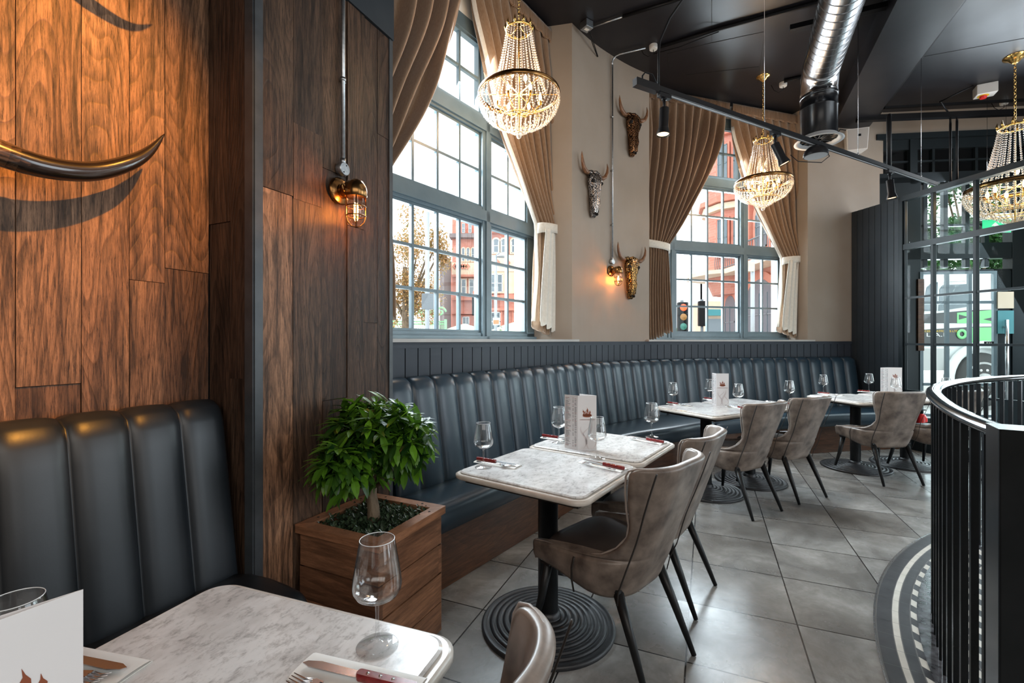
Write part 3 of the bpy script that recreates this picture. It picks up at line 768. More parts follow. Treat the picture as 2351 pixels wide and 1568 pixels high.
# ---------------------------------------------------------------- dining tables
def rrect(hx, hy, r, n=7):
    P = []
    for cx, cy, a0 in ((hx-r, hy-r, 0), (-hx+r, hy-r, 90), (-hx+r, -hy+r, 180), (hx-r, -hy+r, 270)):
        for k in range(n+1): a = rad(a0+90*k/n); P.append((cx+r*math.cos(a), cy+r*math.sin(a)))
    return P
def ringloft(mb, levels, smooth=True):
    n = len(levels[0][0]); vs = []; fs = []
    for P, z in levels: vs += [(x, y, z) for x, y in P]
    for j in range(len(levels)-1):
        for i in range(n): fs.append((j*n+i, j*n+(i+1) % n, (j+1)*n+(i+1) % n, (j+1)*n+i))
    mb.add(vs, fs, smooth)
    mb.add([(x, y, levels[0][1]) for x, y in levels[0][0]], [tuple(reversed(range(n)))])
    mb.add([(x, y, levels[-1][1]) for x, y in levels[-1][0]], [tuple(range(n))])
TZ = .75
def make_table(label, group, base_kind='disc', hx=.345, hy=.31):
    t = thing('dining_table', label, 'table', group=group)
    mb = MB(); ringloft(mb, [(rrect(hx-.022, hy-.022, .045), TZ-.009), (rrect(hx-.020, hy-.020, .045), TZ-.004), (rrect(hx-.026, hy-.026, .043), TZ)], False)
    top = mb.build('marble_slab', M['marble'], t)
    mb = MB(); ringloft(mb, [(rrect(hx-.008, hy-.008, .055), TZ-.034), (rrect(hx, hy, .06), TZ-.028), (rrect(hx, hy, .06), TZ-.014), (rrect(hx-.008, hy-.008, .055), TZ-.0095)], True)
    mb.build('edge_moulding', M['marble_edge'], t)
    mb = MB(); mb.box((0, 0, TZ-.045), (2*hx-.10, 2*hy-.10, .022)); mb.build('under_board', M['stitch_dark'], t)
    mb = MB(); mb.lathe([(.048, .03), (.048, TZ-.075), (.09, TZ-.07), (.09, TZ-.056)], 28); mb.build('column', M['black_metal'], t)
    if base_kind == 'disc':
        prof = [(.315, .0), (.318, .012), (.312, .020)]
        R = .312; z = .020
        for k in range(8):
            prof += [(R-.004, z+.001), (R-.0265, z+.001), (R-.031, z-.005), (R-.035, z+.0015)]; R -= .031; z += .0042
        prof += [(.060, z+.004), (.055, z+.02), (.049, z+.024)]
        mb = MB(); mb.lathe(prof, 64); mb.build('stepped_base', M['cast_iron'], t)
    else:
        for k in range(4):
            a = rad(45+90*k); c, s_ = math.cos(a), math.sin(a)
            mb = MB(); mb.tube([(c*r, s_*r, z) for r, z in ((.02, .085), (.10, .07), (.18, .05), (.25, .04), (.27, .034))], [.032, .028, .024, .02, .016], 10, flat=.6)
            mb.lathe([(.024, .0), (.026, .01), (.018, .02), (.012, .035)], 14, (c*.262, s_*.262, 0)); mb.build('foot', M['cast_iron'], t)
    return t
TG = None
T0c = Vector((-.749, 1.186))+Vector((.94, -.342))*.345+Vector((-.342, -.94))*.60
tables = {}
proto = make_table('pale marble table with round black stepped base, nearest the potted shrub', TG)
proto.location = (.1725, 2.19, 0); proto.rotation_euler.z = rad(-35.5); tables[1] = proto
x = make_table('pale marble table with four-footed base, adjoining behind the table nearest the shrub', TG, 'cross'); x.location = (.54, 2.72, 0); x.rotation_euler.z = rad(-35.5); tables[2] = x
tables[0] = make_table('large marble table corner in the foreground beside the black bench', TG, 'disc', .345, .60); tables[0].location = (*T0c, 0); tables[0].rotation_euler.z = rad(-20)
tables[3] = dup(proto, (1.752, 4.13, 0), rad(-61), 'left marble table of the middle pair, on a round black stepped base')
tables[4] = dup(proto, (2.310, 4.440, 0), rad(-61), 'right marble table of the middle pair, behind a taupe chair')
tables[5] = dup(proto, (3.676, 4.895, 0), rad(-79), 'left marble table of the far pair before the dark screen')
tables[6] = dup(proto, (4.318, 5.02, 0), rad(-79), 'right marble table of the far pair, holding the standing menu')

# ---------------------------------------------------------------- dining chairs
SOFF = 1
def make_chair(label, group):
    t = thing('dining_chair', label, 'chair', group=group)
    HW, YF, YB = .268, .215, -.235
    Ls = .27; Rb = .20                                   # straight side length, rear corner radius
    La = Rb*PI/2; Lb = HW-Rb; L = Ls+La+Lb
    def plan(p):                                         # p: signed run from the middle of the back
        a = abs(p); sg = 1 if p >= 0 else -1
        if a < Lb: x, y, nx, ny = a, YB, 0, -1
        elif a < Lb+La:
            th = (a-Lb)/Rb; x = Lb+Rb*math.sin(th); y = YB+Rb-Rb*math.cos(th); nx, ny = math.sin(th), -math.cos(th)
        else: x = HW; y = YB+Rb+(a-Lb-La); nx, ny = 1, 0
        return sg*x, y, sg*nx, ny
    # rows: (height as fraction, largest |u|)
    rows = [(.0, 1.), (.33, 1.), (.72, 1.), (.90, 1.0), (1.0, .985), (1.02, .56), (1.10, .475), (1.28, .405), (1.55, .365), (1.85, .372), (2.2, .398), (2.6, .422), (2.95, .437), (3.08, .43), (3.13, .40)]
    zb_f, zb_b = .385, .325
    def P(u, h, um):
        p = u*um*L; x, y, nx, ny = plan(p); a = abs(p)/L
        zb = zb_b+(zb_f-zb_b)*sm(.35, 1., a); zt = .497-.020*sm(.6, 1., a)
        if h <= 1: z = zb+(zt-zb)*h
        else: z = zt+(h-1)*.181
        lean = max(0, z-.40); back = 1-sm(.30, .75, a)
        flare = .05*max(0, z-.5)/.4
        y2 = y-lean*.34*(.35+.65*back)-.035*(1-sm(.2, .6, a))*0
        x2 = x*(1+flare*.9-(.10*math.exp(-((z-.60)/.10)**2)))
        tuck = .03*(1-min(1, max(0, (z-zb)/.12)))         # bottom edge rolls under
        return (x2-nx*tuck, y2-ny*tuck, z)
    nu = 33; mb = MB(); vs = []
    for h, um in rows:
        for i in range(nu): vs.append(P(-1+2*i/(nu-1), h, um))
    fs = [(j*nu+i, (j+1)*nu+i, (j+1)*nu+i+1, j*nu+i+1) for j in range(len(rows)-1) for i in range(nu-1)]
    mb.add(vs, fs, True)
    sh = mb.build('shell', M['chair_leather'], t, solid=.034, soff=SOFF, sub=1)
    # piping round the rim
    edge = [vs[j*nu] for j in range(len(rows))]+[vs[(len(rows)-1)*nu+i] for i in range(1, nu-1)]+[vs[j*nu+nu-1] for j in range(len(rows)-1, -1, -1)]
    def offp(p, d=.0): return p
    mb = MB(); outl = []
    for i, p in enumerate(edge):
        q = Vector(p); c = Vector((0, .0, q.z)); d = (Vector((q.x, q.y+.0, q.z))-c); d.z = 0
        outl.append(q+d.normalized()*-.017)
    mb.tube(outl, .0042, 6); mb.build('piping', M['piping'], sh)
    def outn(p, h, um, o, dp=0.):
        a = Vector(P(p/um, h, um)); b = Vector(P((p+.01)/um, h, um))-Vector(P((p-.01)/um, h, um)); n_ = Vector((-b.y, b.x, 0)).normalized()
        if n_.dot(Vector((a.x, a.y+.05, 0))) < 0: n_ = -n_
        return a+n_*o+b.normalized()*dp
    for p in (-.60, -.33, .33, .60):
        R_ = [r for r in rows if r[0] <= (1 if abs(p) > .5 else 9) and r[1] > abs(p)]
        mb = MB(); mb.tube([outn(p, h, um, .0335) for h, um in R_], .0055 if abs(p) > .5 else .0038, 6, flat=.55)
        mb.build('seam', M['stitch_dark'], sh)
    # seat cushion
    mb = MB(); n = 40
    def seat(sc, z, yo=0.):
        pts = []
        for k in range(n):
            a = 2*PI*k/n; c, s_ = math.cos(a), math.sin(a); e = .45
            x = math.copysign(abs(c)**e, c)*.232*sc; y = math.copysign(abs(s_)**e, s_)*.212*sc-.004
            if y < 0: x *= 1-.25*(y/.215)**2
            pts.append((x, y+yo))
        return pts
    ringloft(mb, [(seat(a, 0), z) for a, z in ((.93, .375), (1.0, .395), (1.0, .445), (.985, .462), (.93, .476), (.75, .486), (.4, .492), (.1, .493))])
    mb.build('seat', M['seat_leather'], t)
    mb = MB(); mb.box((0, .0, .372), (.36, .34, .02)); mb.build('seat_frame', M['stitch_dark'], t)
    for sx, y0, x1, y1 in ((-1, .18, .235, .235), (1, .18, .235, .235), (-1, -.16, .195, -.315), (1, -.16, .195, -.315)):
        mb = MB(); mb.tube([(sx*(.19 if y1 > 0 else .165), y0, .37), (sx*(.21 if y1 > 0 else .18), (y0+y1)/2, .19), (sx*x1, y1, .052 if y1 > 0 else .003)], [.023, .017, .0105], 12)
        mb.box((sx*(.19 if y1 > 0 else .165), y0, .368), (.05, .05, .012))
        mb.build('leg', M['black_metal'], t)
    return t
def face(fx, fy): return math.atan2(-fx, fy)
ch = make_chair('brown leather tub chair pulled up to the table nearest the shrub', None)
ch.location = (.425, 2.06, 0); ch.rotation_euler.z = face(-.70, .71)
dup(ch, (.76, 2.57, 0), face(-.80, .60), 'brown leather tub chair directly behind the nearest full chair')
dup(ch, (1.82, 3.81, 0), face(-.51, .86), 'taupe leather tub chair at the left table of the middle pair')
dup(ch, (2.407, 4.15, 0), face(-.454, .891), 'taupe leather tub chair at the right table of the middle pair')
dup(ch, (3.64, 4.58, 0), face(-.05, 1), 'taupe leather tub chair before the far pair, seen from behind')
dup(ch, (4.28, 4.69, 0), face(-.19, .98), 'taupe leather tub chair partly hidden behind the curved railing')
c0 = dup(ch, (-.335, .785, 0), rad(57), 'top corner of a leather chair back at the bottom edge in the foreground')
# hand stitching along the near chair's rim
# ---------------------------------------------------------------- curtains
def curtain(label, org, d, n, off, t_out, t_in, tie_o, tie_i, bot_o, bot_i, zt, ztie, zb, folds=10, seed=1, cascade=True):
    """org + d t runs along the window; t_out = curtain edge at the reveal, t_in = edge at the middle of the track"""
    th = thing('curtain', label, 'curtain'); rr = random.Random(seed); ph = [rr.uniform(-.5, .5) for _ in range(40)]
    base_ = org+n*off
    def edge(z):
        if z >= ztie:
            q = (zt-z)/(zt-ztie); return t_out+(tie_o-t_out)*q**1.5, t_in+(tie_i-t_in)*q**1.7
        q = (ztie-z)/(ztie-zb); q = q**.8
        return tie_o+(bot_o-tie_o)*q, tie_i+(bot_i-tie_i)*q
    def P(u, v):
        # v 0 bottom .. 1 top
        hem = zb+.15*max(0, u-.25)**1.1+.022*math.sin(u*folds*2*PI*1.0+1)
        z = hem+(zt-.03-hem)*v
        a, b = edge(z); w = abs(b-a)
        k = int(u*folds); fr = u*folds-k
        amp = min(.062, .026+.09*w/ (folds*.12)*.35)*(.30+.70*min(1, max(0, zt-.1-z)/.4))
        if abs(z-ztie) < .3: amp *= .55+.45*abs(z-ztie)/.3
        wv = math.cos(2*PI*(u*folds+.12*math.sin(z*2.3+ph[k % 40]*4)))
        wv = math.copysign(abs(wv)**.7, wv)
        t = a+(b-a)*(u+.012*math.sin(5*z+ph[k % 40]*6))
        bul = -.05*math.exp(-((z-ztie)/.25)**2)*math.sin(PI*min(1, max(0, u)))
        p = base_+d*t+n*(amp*wv+bul)
        return (p.x, p.y, z)
    mb = MB(); mb.grid(folds*12+1, 46, P); fab = mb.build('fabric', M['curtain'], th, solid=.003, soff=0)
    # gathered heading tape
    def Ph(u, v):
        z = zt-.125+.125*v; a, b = edge(zt-.06); p = base_+d*(a+(b-a)*u)+n*(.010*math.sin(u*folds*14*PI)+.010*math.cos(2*PI*u*folds)*(1-v)*.9-.030)
        return (p.x, p.y, z+.004*math.sin(u*folds*14*PI)*v)
    mb = MB(); mb.grid(folds*36+1, 6, Ph); mb.build('heading', M['curtain'], th, solid=.003)
    # tie-back band
    mb = MB()
    def Pt(u, v):
        a, b = tie_o, tie_i; e = .02 if b > a else -.02
        t = (a-e)+(b-a+2*e)*(.5-.5*math.cos(PI*min(1, u*1.0)))
        p = base_+d*t+n*(-.075*math.sin(PI*u)**.8-.012)
        return (p.x, p.y, ztie+.045*(1-u)*1.4-.03+(v-.5)*.105*(1-.1*math.sin(PI*u)))
    mb.grid(20, 4, Pt)
    mb.build('tieback', M['lining'], th, solid=.006)
    mb = MB(); p = base_+d*(tie_o-(.05 if tie_i > tie_o else -.05)); q = p-n*.0
    mb.tube([(p.x, p.y, ztie+.05), (q.x-n.x*.05, q.y-n.y*.05, ztie+.05)], .006, 8); mb.ball((q.x-n.x*.055, q.y-n.y*.055, ztie+.05), .012)
    mb.build('hook', M['chrome'], th)
    if not cascade: return th
    # pale lining showing at the turned inner edge
    def Pl(u, v):
        z = zb+.17+(zt-.3-zb-.17)*v; a, b = edge(z); s_ = 1 if b > a else -1
        p = base_+d*(b+s_*(.016*u-.004))+n*(-.020-.012*math.sin(z*7)+.035*u); return (p.x, p.y, z)
    mb = MB(); mb.grid(4, 40, Pl); mb.build('lining', M['lining'], th, solid=.002)
    if not cascade: return th
    # pale turned-back front falling from the tie in a stepped hem
    def Pc(u, v):
        a, b = edge(zb+.2); top = tie_i+(tie_o-tie_i)*(.06+.60*u); bot = b+(a-b)*(-.06+.62*u)
        zl = zb+.17-.10*u-.035*abs(math.sin(u*3.5*PI)); z = zl+(ztie-.02-zl)*v
        t = bot+(top-bot)*v**1.3
        p = base_+d*t+n*(-.085-.012*math.cos(u*3.5*2*PI)*(1-v*.5)+.04*(u-.3)**2*2); return (p.x, p.y, z)
    mb = MB(); mb.grid(57, 20, Pc); mb.build('turned_front', M['lining'], th, solid=.003)
    return th
def wt(org, d, n, off, px): p = org+n*off; return hit(p, d, px)
o1 = -.13; t = lambda px: wt(W1R, -DH, NH, o1, px)
curtain('brown curtain tied back at the right of the near window, behind the near chandelier', W1R, -DH, NH, o1, t(1277), t(1080), t(1286), t(1234), t(1297), t(1226), 4.60, 2.52, 1.385, 10, 3)
curtain('dark brown curtain sweeping down beside the wooden wall in the near window', W1R, -DH, NH, o1, 2.72, t(1076), 2.70, t(884), 2.72, t(914), 4.60, 2.45, 1.42, 10, 4, False)
o2 = -.13; t = lambda px: wt(W2R, -DF, NF, o2, px)
curtain('brown curtain tied back at the left of the far window, next to the bull skulls', W2R, -DF, NF, o2, t(1478), t(1672), t(1484), t(1532), t(1480), t(1543), 4.60, 2.58, 1.385, 10, 5, False)
curtain('golden brown curtain tied back at the right of the far window, behind the far chandelier', W2R, -DF, NF, o2, t(1850), t(1679), t(1844), t(1797), t(1853), t(1786), 4.60, 2.52, 1.385, 9, 6)

# ---------------------------------------------------------------- chandeliers
def bead(mb, c, r, sz=1.25):
    x, y, z = c; k = .78*r
    vs = [(x, y, z-r*sz), (x+k, y, z-r*.45), (x, y+k, z-r*.45), (x-k, y, z-r*.45), (x, y-k, z-r*.45),
          (x+k*.8, y+k*.8, z+r*.4), (x-k*.8, y+k*.8, z+r*.4), (x-k*.8, y-k*.8, z+r*.4), (x+k*.8, y-k*.8, z+r*.4), (x, y, z+r*sz)]
    fs = [(0, 2, 1), (0, 3, 2), (0, 4, 3), (0, 1, 4), (1, 2, 5), (2, 3, 6), (3, 4, 7), (4, 1, 8), (1, 5, 8), (2, 6, 5), (3, 7, 6), (4, 8, 7), (9, 5, 6), (9, 6, 7), (9, 7, 8), (9, 8, 5)]
    mb.add(vs, fs)
def interp(pts, n):
    L = [0]
    for a, b in zip(pts, pts[1:]): L.append(L[-1]+math.dist(a, b))
    out = []
    for i in range(n):
        s = L[-1]*i/(n-1); k = 0
        while k < len(L)-2 and L[k+1] < s: k += 1
        t = (s-L[k])/(L[k+1]-L[k]); out.append(tuple(a+(b-a)*t for a, b in zip(pts[k], pts[k+1])))
    return out
def make_chandelier(label, loc, chain):
    """origin at the big ring"""
    t = thing('chandelier', label, 'chandelier', loc, group='crystal basket chandeliers')
    up = [(.215, .006), (.178, .13), (.146, .27), (.120, .40), (.100, .515)]
    lo = [(.318, -.012), (.325, -.060), (.300, -.125), (.252, -.185), (.185, -.225)]
    lo2 = [(.150, -.205), (.135, -.245), (.085, -.285), (.03, -.312)]
    for k in range(26):
        a = 2*PI*k/26; mb = MB()
        for r, z in interp(up, 27): bead(mb, (r*math.cos(a), r*math.sin(a), z), .0068+.0042*(.52-z), 1.05)
        mb.build('bead_strand', M['crystal'], t)
    for k in range(48):
        a = 2*PI*(k+.5)/48; mb = MB()
        for j, (r, z) in enumerate(interp(lo, 15)): bead(mb, (r*math.cos(a), r*math.sin(a), z-.006*(k % 2)), .0100-.0002*j, 1.15)
        mb.build('bead_strand', M['crystal'], t)
    for k in range(22):
        a = 2*PI*k/22; mb = MB()
        for r, z in interp(lo2, 8): bead(mb, (r*math.cos(a), r*math.sin(a), z), .0085, 1.2)
        mb.build('bead_strand', M['crystal'], t)
    for r, z, w in ((.318, .0, .012), (.185, -.222, .004), (.102, .515, .008), (.152, -.2, .004)):
        mb = MB(); mb.tube([(r*math.cos(2*PI*i/48), r*math.sin(2*PI*i/48), z) for i in range(48)], w, 8, closed=True, flat=1.8 if w > .01 else 1, up=(0, 0, 1))
        mb.build('ring', M['aged_brass'] if w > .01 else M['gold'], t)
    mb = MB()
    for k in range(10):                                       # crown points
        a = 2*PI*k/10; c, s_ = math.cos(a), math.sin(a)
        mb.tube([(c*.102, s_*.102, .515), (c*.112, s_*.112, .545), (c*.106, s_*.106, .575)], [.012, .008, .001], 6)
    for k in range(4):
        a = PI/4+PI/2*k; mb.tube([(math.cos(a)*.10, math.sin(a)*.10, .515), (math.cos(a)*.04, math.sin(a)*.04, .535), (0, 0, .57)], .004, 6)
    mb.build('crown', M['gold'], t)
    mb = MB(); mb.tube([(0, 0, .57), (0, 0, -.30)], .006, 8)
    for k in range(6):
        a = 2*PI*k/6; c, s_ = math.cos(a), math.sin(a); mb.tube([(0, 0, -.16), (c*.10, s_*.10, -.14), (c*.17, s_*.17, -.09)], .005, 6)
        mb.lathe([(.012, -.09), (.014, -.06), (.011, -.05)], 10, (c*.17, s_*.17, 0))
        mb.tube([(0, 0, .0), (c*.31, s_*.31, 0)], .004, 6)
    mb.build('arm_frame', M['gold'], t)
    for k in range(6):
        a = 2*PI*k/6; mb = MB(); mb.lathe([(.006, -.05), (.014, -.03), (.012, -.01), (.002, .012)], 10, (math.cos(a)*.17, math.sin(a)*.17, 0)); mb.build('bulb', M['candle_glow'], t)
    for k in range(2):
        a = PI*k+.5; mb = MB(); mb.lathe([(.006, .12), (.014, .14), (.012, .16), (.002, .18)], 10, (math.cos(a)*.06, math.sin(a)*.06, 0)); mb.build('bulb', M['candle_glow'], t)
    mb = MB(); mb.ball((0, 0, -.335), .021, 14, 10); mb.tube([(0, 0, -.315), (0, 0, -.30)], .004, 6); mb.build('crystal_ball', M['crystal'], t)
    mb = MB(); z = .575; k = 0
    while z < chain-.05:
        ry = PI/2*(k % 2); c, s_ = math.cos(ry), math.sin(ry)
        mb.tube([(.009*math.cos(q)*c, .009*math.cos(q)*s_, z+.017+.017*math.sin(q)) for q in [2*PI*i/10 for i in range(10)]], .0028, 5, closed=True); z += .028; k += 1
    mb.build('chain', M['gold'], t)
    mb = MB(); mb.lathe([(.018, chain-.055), (.03, chain-.045), (.045, chain-.025), (.075, chain-.012), (.078, chain)], 24); mb.build('ceiling_rose', M['gold'], t)
    return t
ZR = 3.335
chA = make_chandelier('large crystal basket chandelier before the near window', (.056, 3.67, ZR), CEIL-ZR)
dup(chA, (3.13, 5.70, ZR), .3, 'crystal basket chandelier before the far window, under the track rail')
c3 = make_chandelier('large crystal basket chandelier in the lobby, behind the partition glass', (5.83, 5.30, 3.14), (CEIL-3.14)/1.35); c3.scale = (1.35,)*3
for p, e in (((.056, 3.67, ZR-.02), 22), ((3.13, 5.70, ZR-.02), 24), ((5.83, 5.30, 3.12), 10)): point('chandelier_light', p, e, (1, .66, .36), .14)

# ---------------------------------------------------------------- bulkhead wall lamps with their conduits
def make_lamp(label, loc, rz, up_len):
    """local +y points out of the wall; origin on the wall behind the body"""
    t = thing('wall_lamp', label, 'lamp', loc, rz, 'caged brass bulkhead wall lamps')
    R = Matrix.Rotation(-PI/2, 4, 'X')
    mb = MB(); mb.lathe([(.062, 0), (.064, .008), (.055, .014), (.034, .022)], 28, M=R); mb.build('back_plate', M['aged_brass'], t)
    mb = MB(); P = [(0, .01, -.008), (0, .04, -.002), (0, .075, .004), (0, .10, .0)]
    mb.tube(P, [.030, .033, .037, .040], 18)
    mb.lathe([(.046, -.042), (.050, -.036), (.050, -.012), (.046, .008), (.034, .030), (.016, .040), (.001, .043)], 28, (0, .105, .0)); mb.build('body', M['aged_brass'], t)
    mb = MB(); mb.box((.058, .105, -.026), (.022, .010, .012)); mb.tube([(.066, .10, -.03), (.078, .10, -.02), (.080, .10, -.004), (.070, .10, .002), (.064, .10, -.012)], .004, 6); mb.build('wing_nut', M['aged_brass'], t)
    g = thing('x', 'x', 'x') if False else None
    mb = MB(); mb.lathe([(.036, -.045), (.037, -.10), (.035, -.135), (.024, -.158), (.001, -.165)], 24, (0, .105, 0), caps=False); gl = mb.build('glass_dome', M['lamp_glass'], t)
    mb = MB()
    for z in (-.085, -.128): mb.tube([(.043*math.cos(2*PI*i/28), .105+.043*math.sin(2*PI*i/28), z) for i in range(28)], .003, 6, closed=True)
    for k in range(4):
        a = PI/4+PI/2*k; c, s_ = math.cos(a), math.sin(a)
        mb.tube([(c*r, .105+s_*r, z) for r, z in ((.043, -.04), (.043, -.085), (.043, -.130), (.036, -.156), (.020, -.174), (0, -.180))], .003, 6)
    mb.build('cage', M['aged_brass'], t)
    mb = MB(); mb.lathe([(.010, -.048), (.012, -.060), (.024, -.085), (.026, -.105), (.020, -.128), (.001, -.138)], 18, (0, .105, 0), caps=False); mb.build('bulb', M['lamp_glass'], t)
    mb = MB(); mb.tube([(.009*math.cos(k*1.25), .105+.009*math.sin(k*1.25), -.070-.0022*k) for k in range(24)], .0022, 5); mb.build('filament', M['bulb_core'], t)
    # junction disc and steel conduit above
    mb = MB(); mb.lathe([(.031, 0), (.031, .028), (.028, .031)], 24, (0, 0, 0), M=Matrix.Translation((-.008, 0, .105)) @ R); d_ = mb.build('junction_disc', M['galv'], t)
    mb = MB()
    for dx, dz in ((-.008, .017), (.008, -.017)): mb.lathe([(.0035, .0312), (.0035, .032)], 8, M=Matrix.Translation((-.008+dx, 0, .105+dz)) @ R)
    mb.build('screw', M['dark_hole'], d_)
    mb = MB(); mb.tube([(-.008, .017, .13), (-.008, .017, up_len)], .0095, 10); mb.tube([(-.008, .017, .128), (-.008, .017, .155)], .013, 10); c_ = mb.build('conduit', M['galv'], t)
    z = .52
    while z < up_len-.1:
        mb = MB(); mb.tube([(-.008, .017, z), (-.008, .017, z+.016)], .0135, 10); mb.box((-.022, .006, z+.008), (.018, .012, .014)); mb.build('saddle_clip', M['galv'], c_); z += .62
    return t
q = BD0+BDir*hit(BD0, BDir, 777); nB = Vector((BDir.y, -BDir.x))
lz = H+(CY-440)*q.y/FPX
l1 = make_lamp('caged brass wall lamp glowing amber on the wooden wall', (q.x+nB.x*.004, q.y+nB.y*.004, lz), math.atan2(nB.y, nB.x)-PI/2, 1.4)
sL = s_at(1402); pL = wall(sL, -.002); hL = whead(sL)
l2 = make_lamp('caged brass wall lamp on the cream pier, beside the lowest bull skull', (pL.x, pL.y, H+(CY-622)*pL.y/FPX), hL-PI, CEIL-.13-(H+(CY-622)*pL.y/FPX))
def lamp_light(lamp, e):
    Mx = lamp.matrix_basis; p = Mx @ Vector((0, .105, -.10)); point('lamp_light', p, e, (1, .36, .07), .012)
lamp_light(l1, 7); lamp_light(l2, 8)
# bent conduit that carries on over the ceiling
p = pL; zc = CEIL-.13; a = Vector((*(wall(sL, -.019)), zc)); e1 = fl(1482, 108, CEIL-.02)
e1.z = CEIL-.03; c1 = a+Vector((0, 0, .08)); dd = (e1-a); dd.z = 0; dd.normalize()
mb = MB(); mb.tube([a, a+Vector((0, 0, .03)), a+Vector((0, 0, .065))+dd*.015, a+Vector((0, 0, .09))+dd*.045, Vector((*(a+dd*.09)[:2], CEIL-.03)), e1], .0095, 10)
tag(mb.build('conduit', M['galv']), 'bent steel conduit turning from the cream pier onto the dark ceiling', 'conduit')

# ---------------------------------------------------------------- bull skulls
def make_skull(label, loc, rz, mat, tilt=0.):
    t = thing('bull_skull', label, 'skull ornament', loc, rz, 'metal bull skulls on the cream pier'); t.scale = (1.14,)*3
    lv = [(.20, .050, .030), (.185, .066, .055), (.15, .076, .070), (.11, .080, .074), (.07, .074, .070), (.03, .064, .066), (-.02, .054, .066), (-.08, .047, .062), (-.13, .044, .056), (-.17, .041, .048), (-.205, .034, .036), (-.225, .018, .020)]
    mb = MB(); n = 24
    def ring(z, w, d_):
        P = []
        for k in range(n):
            a = 2*PI*k/n; c, s_ = math.cos(a), math.sin(a); x = c*w; y = .018+max(-.010, s_*d_)
            if s_ > 0: y = .018+d_*(s_**.8)*(1-.10*math.cos(4*a))
            P.append((x, y, z))
        return P
    vs = []; fs = []
    for z, w, d_ in lv:
        if abs(z-.09) < .05: pass
        vs += ring(z, w, d_)
    for j in range(len(lv)-1):
        for k in range(n): fs.append((j*n+k, (j+1)*n+k, (j+1)*n+(k+1) % n, j*n+(k+1) % n))
    mb.add(vs, fs, True); mb.add(vs[:n], [tuple(range(n))]); mb.add(vs[-n:], [tuple(reversed(range(n)))])
    # brow bosses, cheek ridges and poll
    for sx in (-1, 1):
        mb.tube([(sx*.060, .060, .165), (sx*.082, .055, .135), (sx*.088, .045, .095), (sx*.075, .045, .065), (sx*.060, .060, .045)], [.012, .016, .014, .014, .010], 10)
        mb.tube([(sx*.050, .050, -.02), (sx*.056, .05, -.07), (sx*.046, .05, -.12), (sx*.050, .04, -.17)], [.010, .013, .009, .010], 8)
        mb.tube([(sx*.05, .035, .19), (sx*.075, .035, .185), (sx*.10, .03, .178)], [.026, .024, .020], 12)
    for k in range(5): mb.ball((-.04+.02*k, .055, .19+.006*(2-abs(k-2))), .016, 8, 6)
    mb.build('face', mat, t)
    for sx in (-1, 1):
        mb = MB(); mb.ball((sx*.066, .066, .105), .022, 12, 8, .85); mb.build('eye_socket', M['dark_hole'], t)
        mb = MB(); mb.tube([(sx*.095, .03, .178), (sx*.14, .035, .180), (sx*.18, .04, .205), (sx*.205, .045, .25), (sx*.215, .045, .30), (sx*.21, .04, .345)], [.019, .021, .019, .015, .010, .0015], 12)
        mb.build('horn', M['skull_horn'], t)
        mb = MB(); mb.ball((sx*.016, .058, -.195), .010, 8, 6, 1.5); mb.build('nostril', M['dark_hole'], t)
    return t
def skull_at(px, py, label, mat):
    s = s_at(px); p = wall(s, -.004); hd = whead(s)
    make_skull(label, (p.x, p.y, H+(CY-py)*p.y/FPX), hd-PI, M[mat])
skull_at(1447, 312, 'bronze bull skull mounted highest on the cream pier', 'skull_copper')
skull_at(1357, 447, 'silver bull skull mounted on the left of the cream pier', 'skull_silver')
skull_at(1443, 638, 'gold bull skull beside the lit wall lamp on the cream pier', 'skull_gold')

# ---------------------------------------------------------------- horns on the wooden wall
def wA(px, q, py=None, z=None):
    """point q in front of the horn wall seen in column px"""
    o = AC+RD*q; s = hit(o, -AD, px); p = o-AD*s
    return Vector((p.x, p.y, H+(CY-py)*p.y/FPX if py is not None else z))
def horn(label, pts, rads):
    t = thing('wall_horn', label, 'horn')
    mb = MB(); n = 16; m_ = 34
    L = [0]
    for a, b in zip(pts, pts[1:]): L.append(L[-1]+(b-a).length)
    P = []; R = []
    for i in range(m_):
        u = i/(m_-1)*(len(pts)-1); k = min(len(pts)-2, int(u)); f = u-k
        a = pts[max(0, k-1)]; b = pts[k]; c = pts[k+1]; d = pts[min(len(pts)-1, k+2)]
        P.append(.5*((2*b)+(c-a)*f+(2*a-5*b+4*c-d)*f*f+(3*b-a-3*c+d)*f**3)); R.append(rads[k]+(rads[k+1]-rads[k])*f)
    for i in range(m_-1):
        pass
    mb.tube(P, R, n, up=(.914, -.407, 0))
    for i in range(len(mb.rn)): mb.rn[i] = .01+.94*min(1, (i//n)/(m_-2))
    mb.build('horn_shaft', M['horn'], t)
    p = P[2]; w = wA(CX+FPX*p.x/p.y, 0, z=p.z)
    mb = MB(); mb.tube([p, p-Vector((*(RD*((p-Vector((AC.x, AC.y, 0))).dot(Vector((*RD, 0)))-.002)), 0))], .014, 10); mb.build('wall_bracket', M['black_metal'], t)
    return t
pts = [wA(-260, .10, 250), wA(-120, .12, 300), wA(0, .13, 352), wA(110, .135, 385), wA(215, .13, 393), wA(300, .13, 372), wA(345, .128, 345), wA(378, .128, 307)]
horn('long polished horn with pale root and black tip on the orange-lit wooden wall', pts, [.040, .038, .036, .032, .029, .024, .015, .001])
dz = .64
pts2 = [p+Vector((*(AD*.03+RD*.09), .545+.85*(Vector(p[:2])-Vector(pts[-1][:2])).length)) for p in pts]
horn('upper horn above the picture, seen by its shadow on the wooden wall', pts2, [.034, .032, .030, .026, .022, .016, .010, .001])

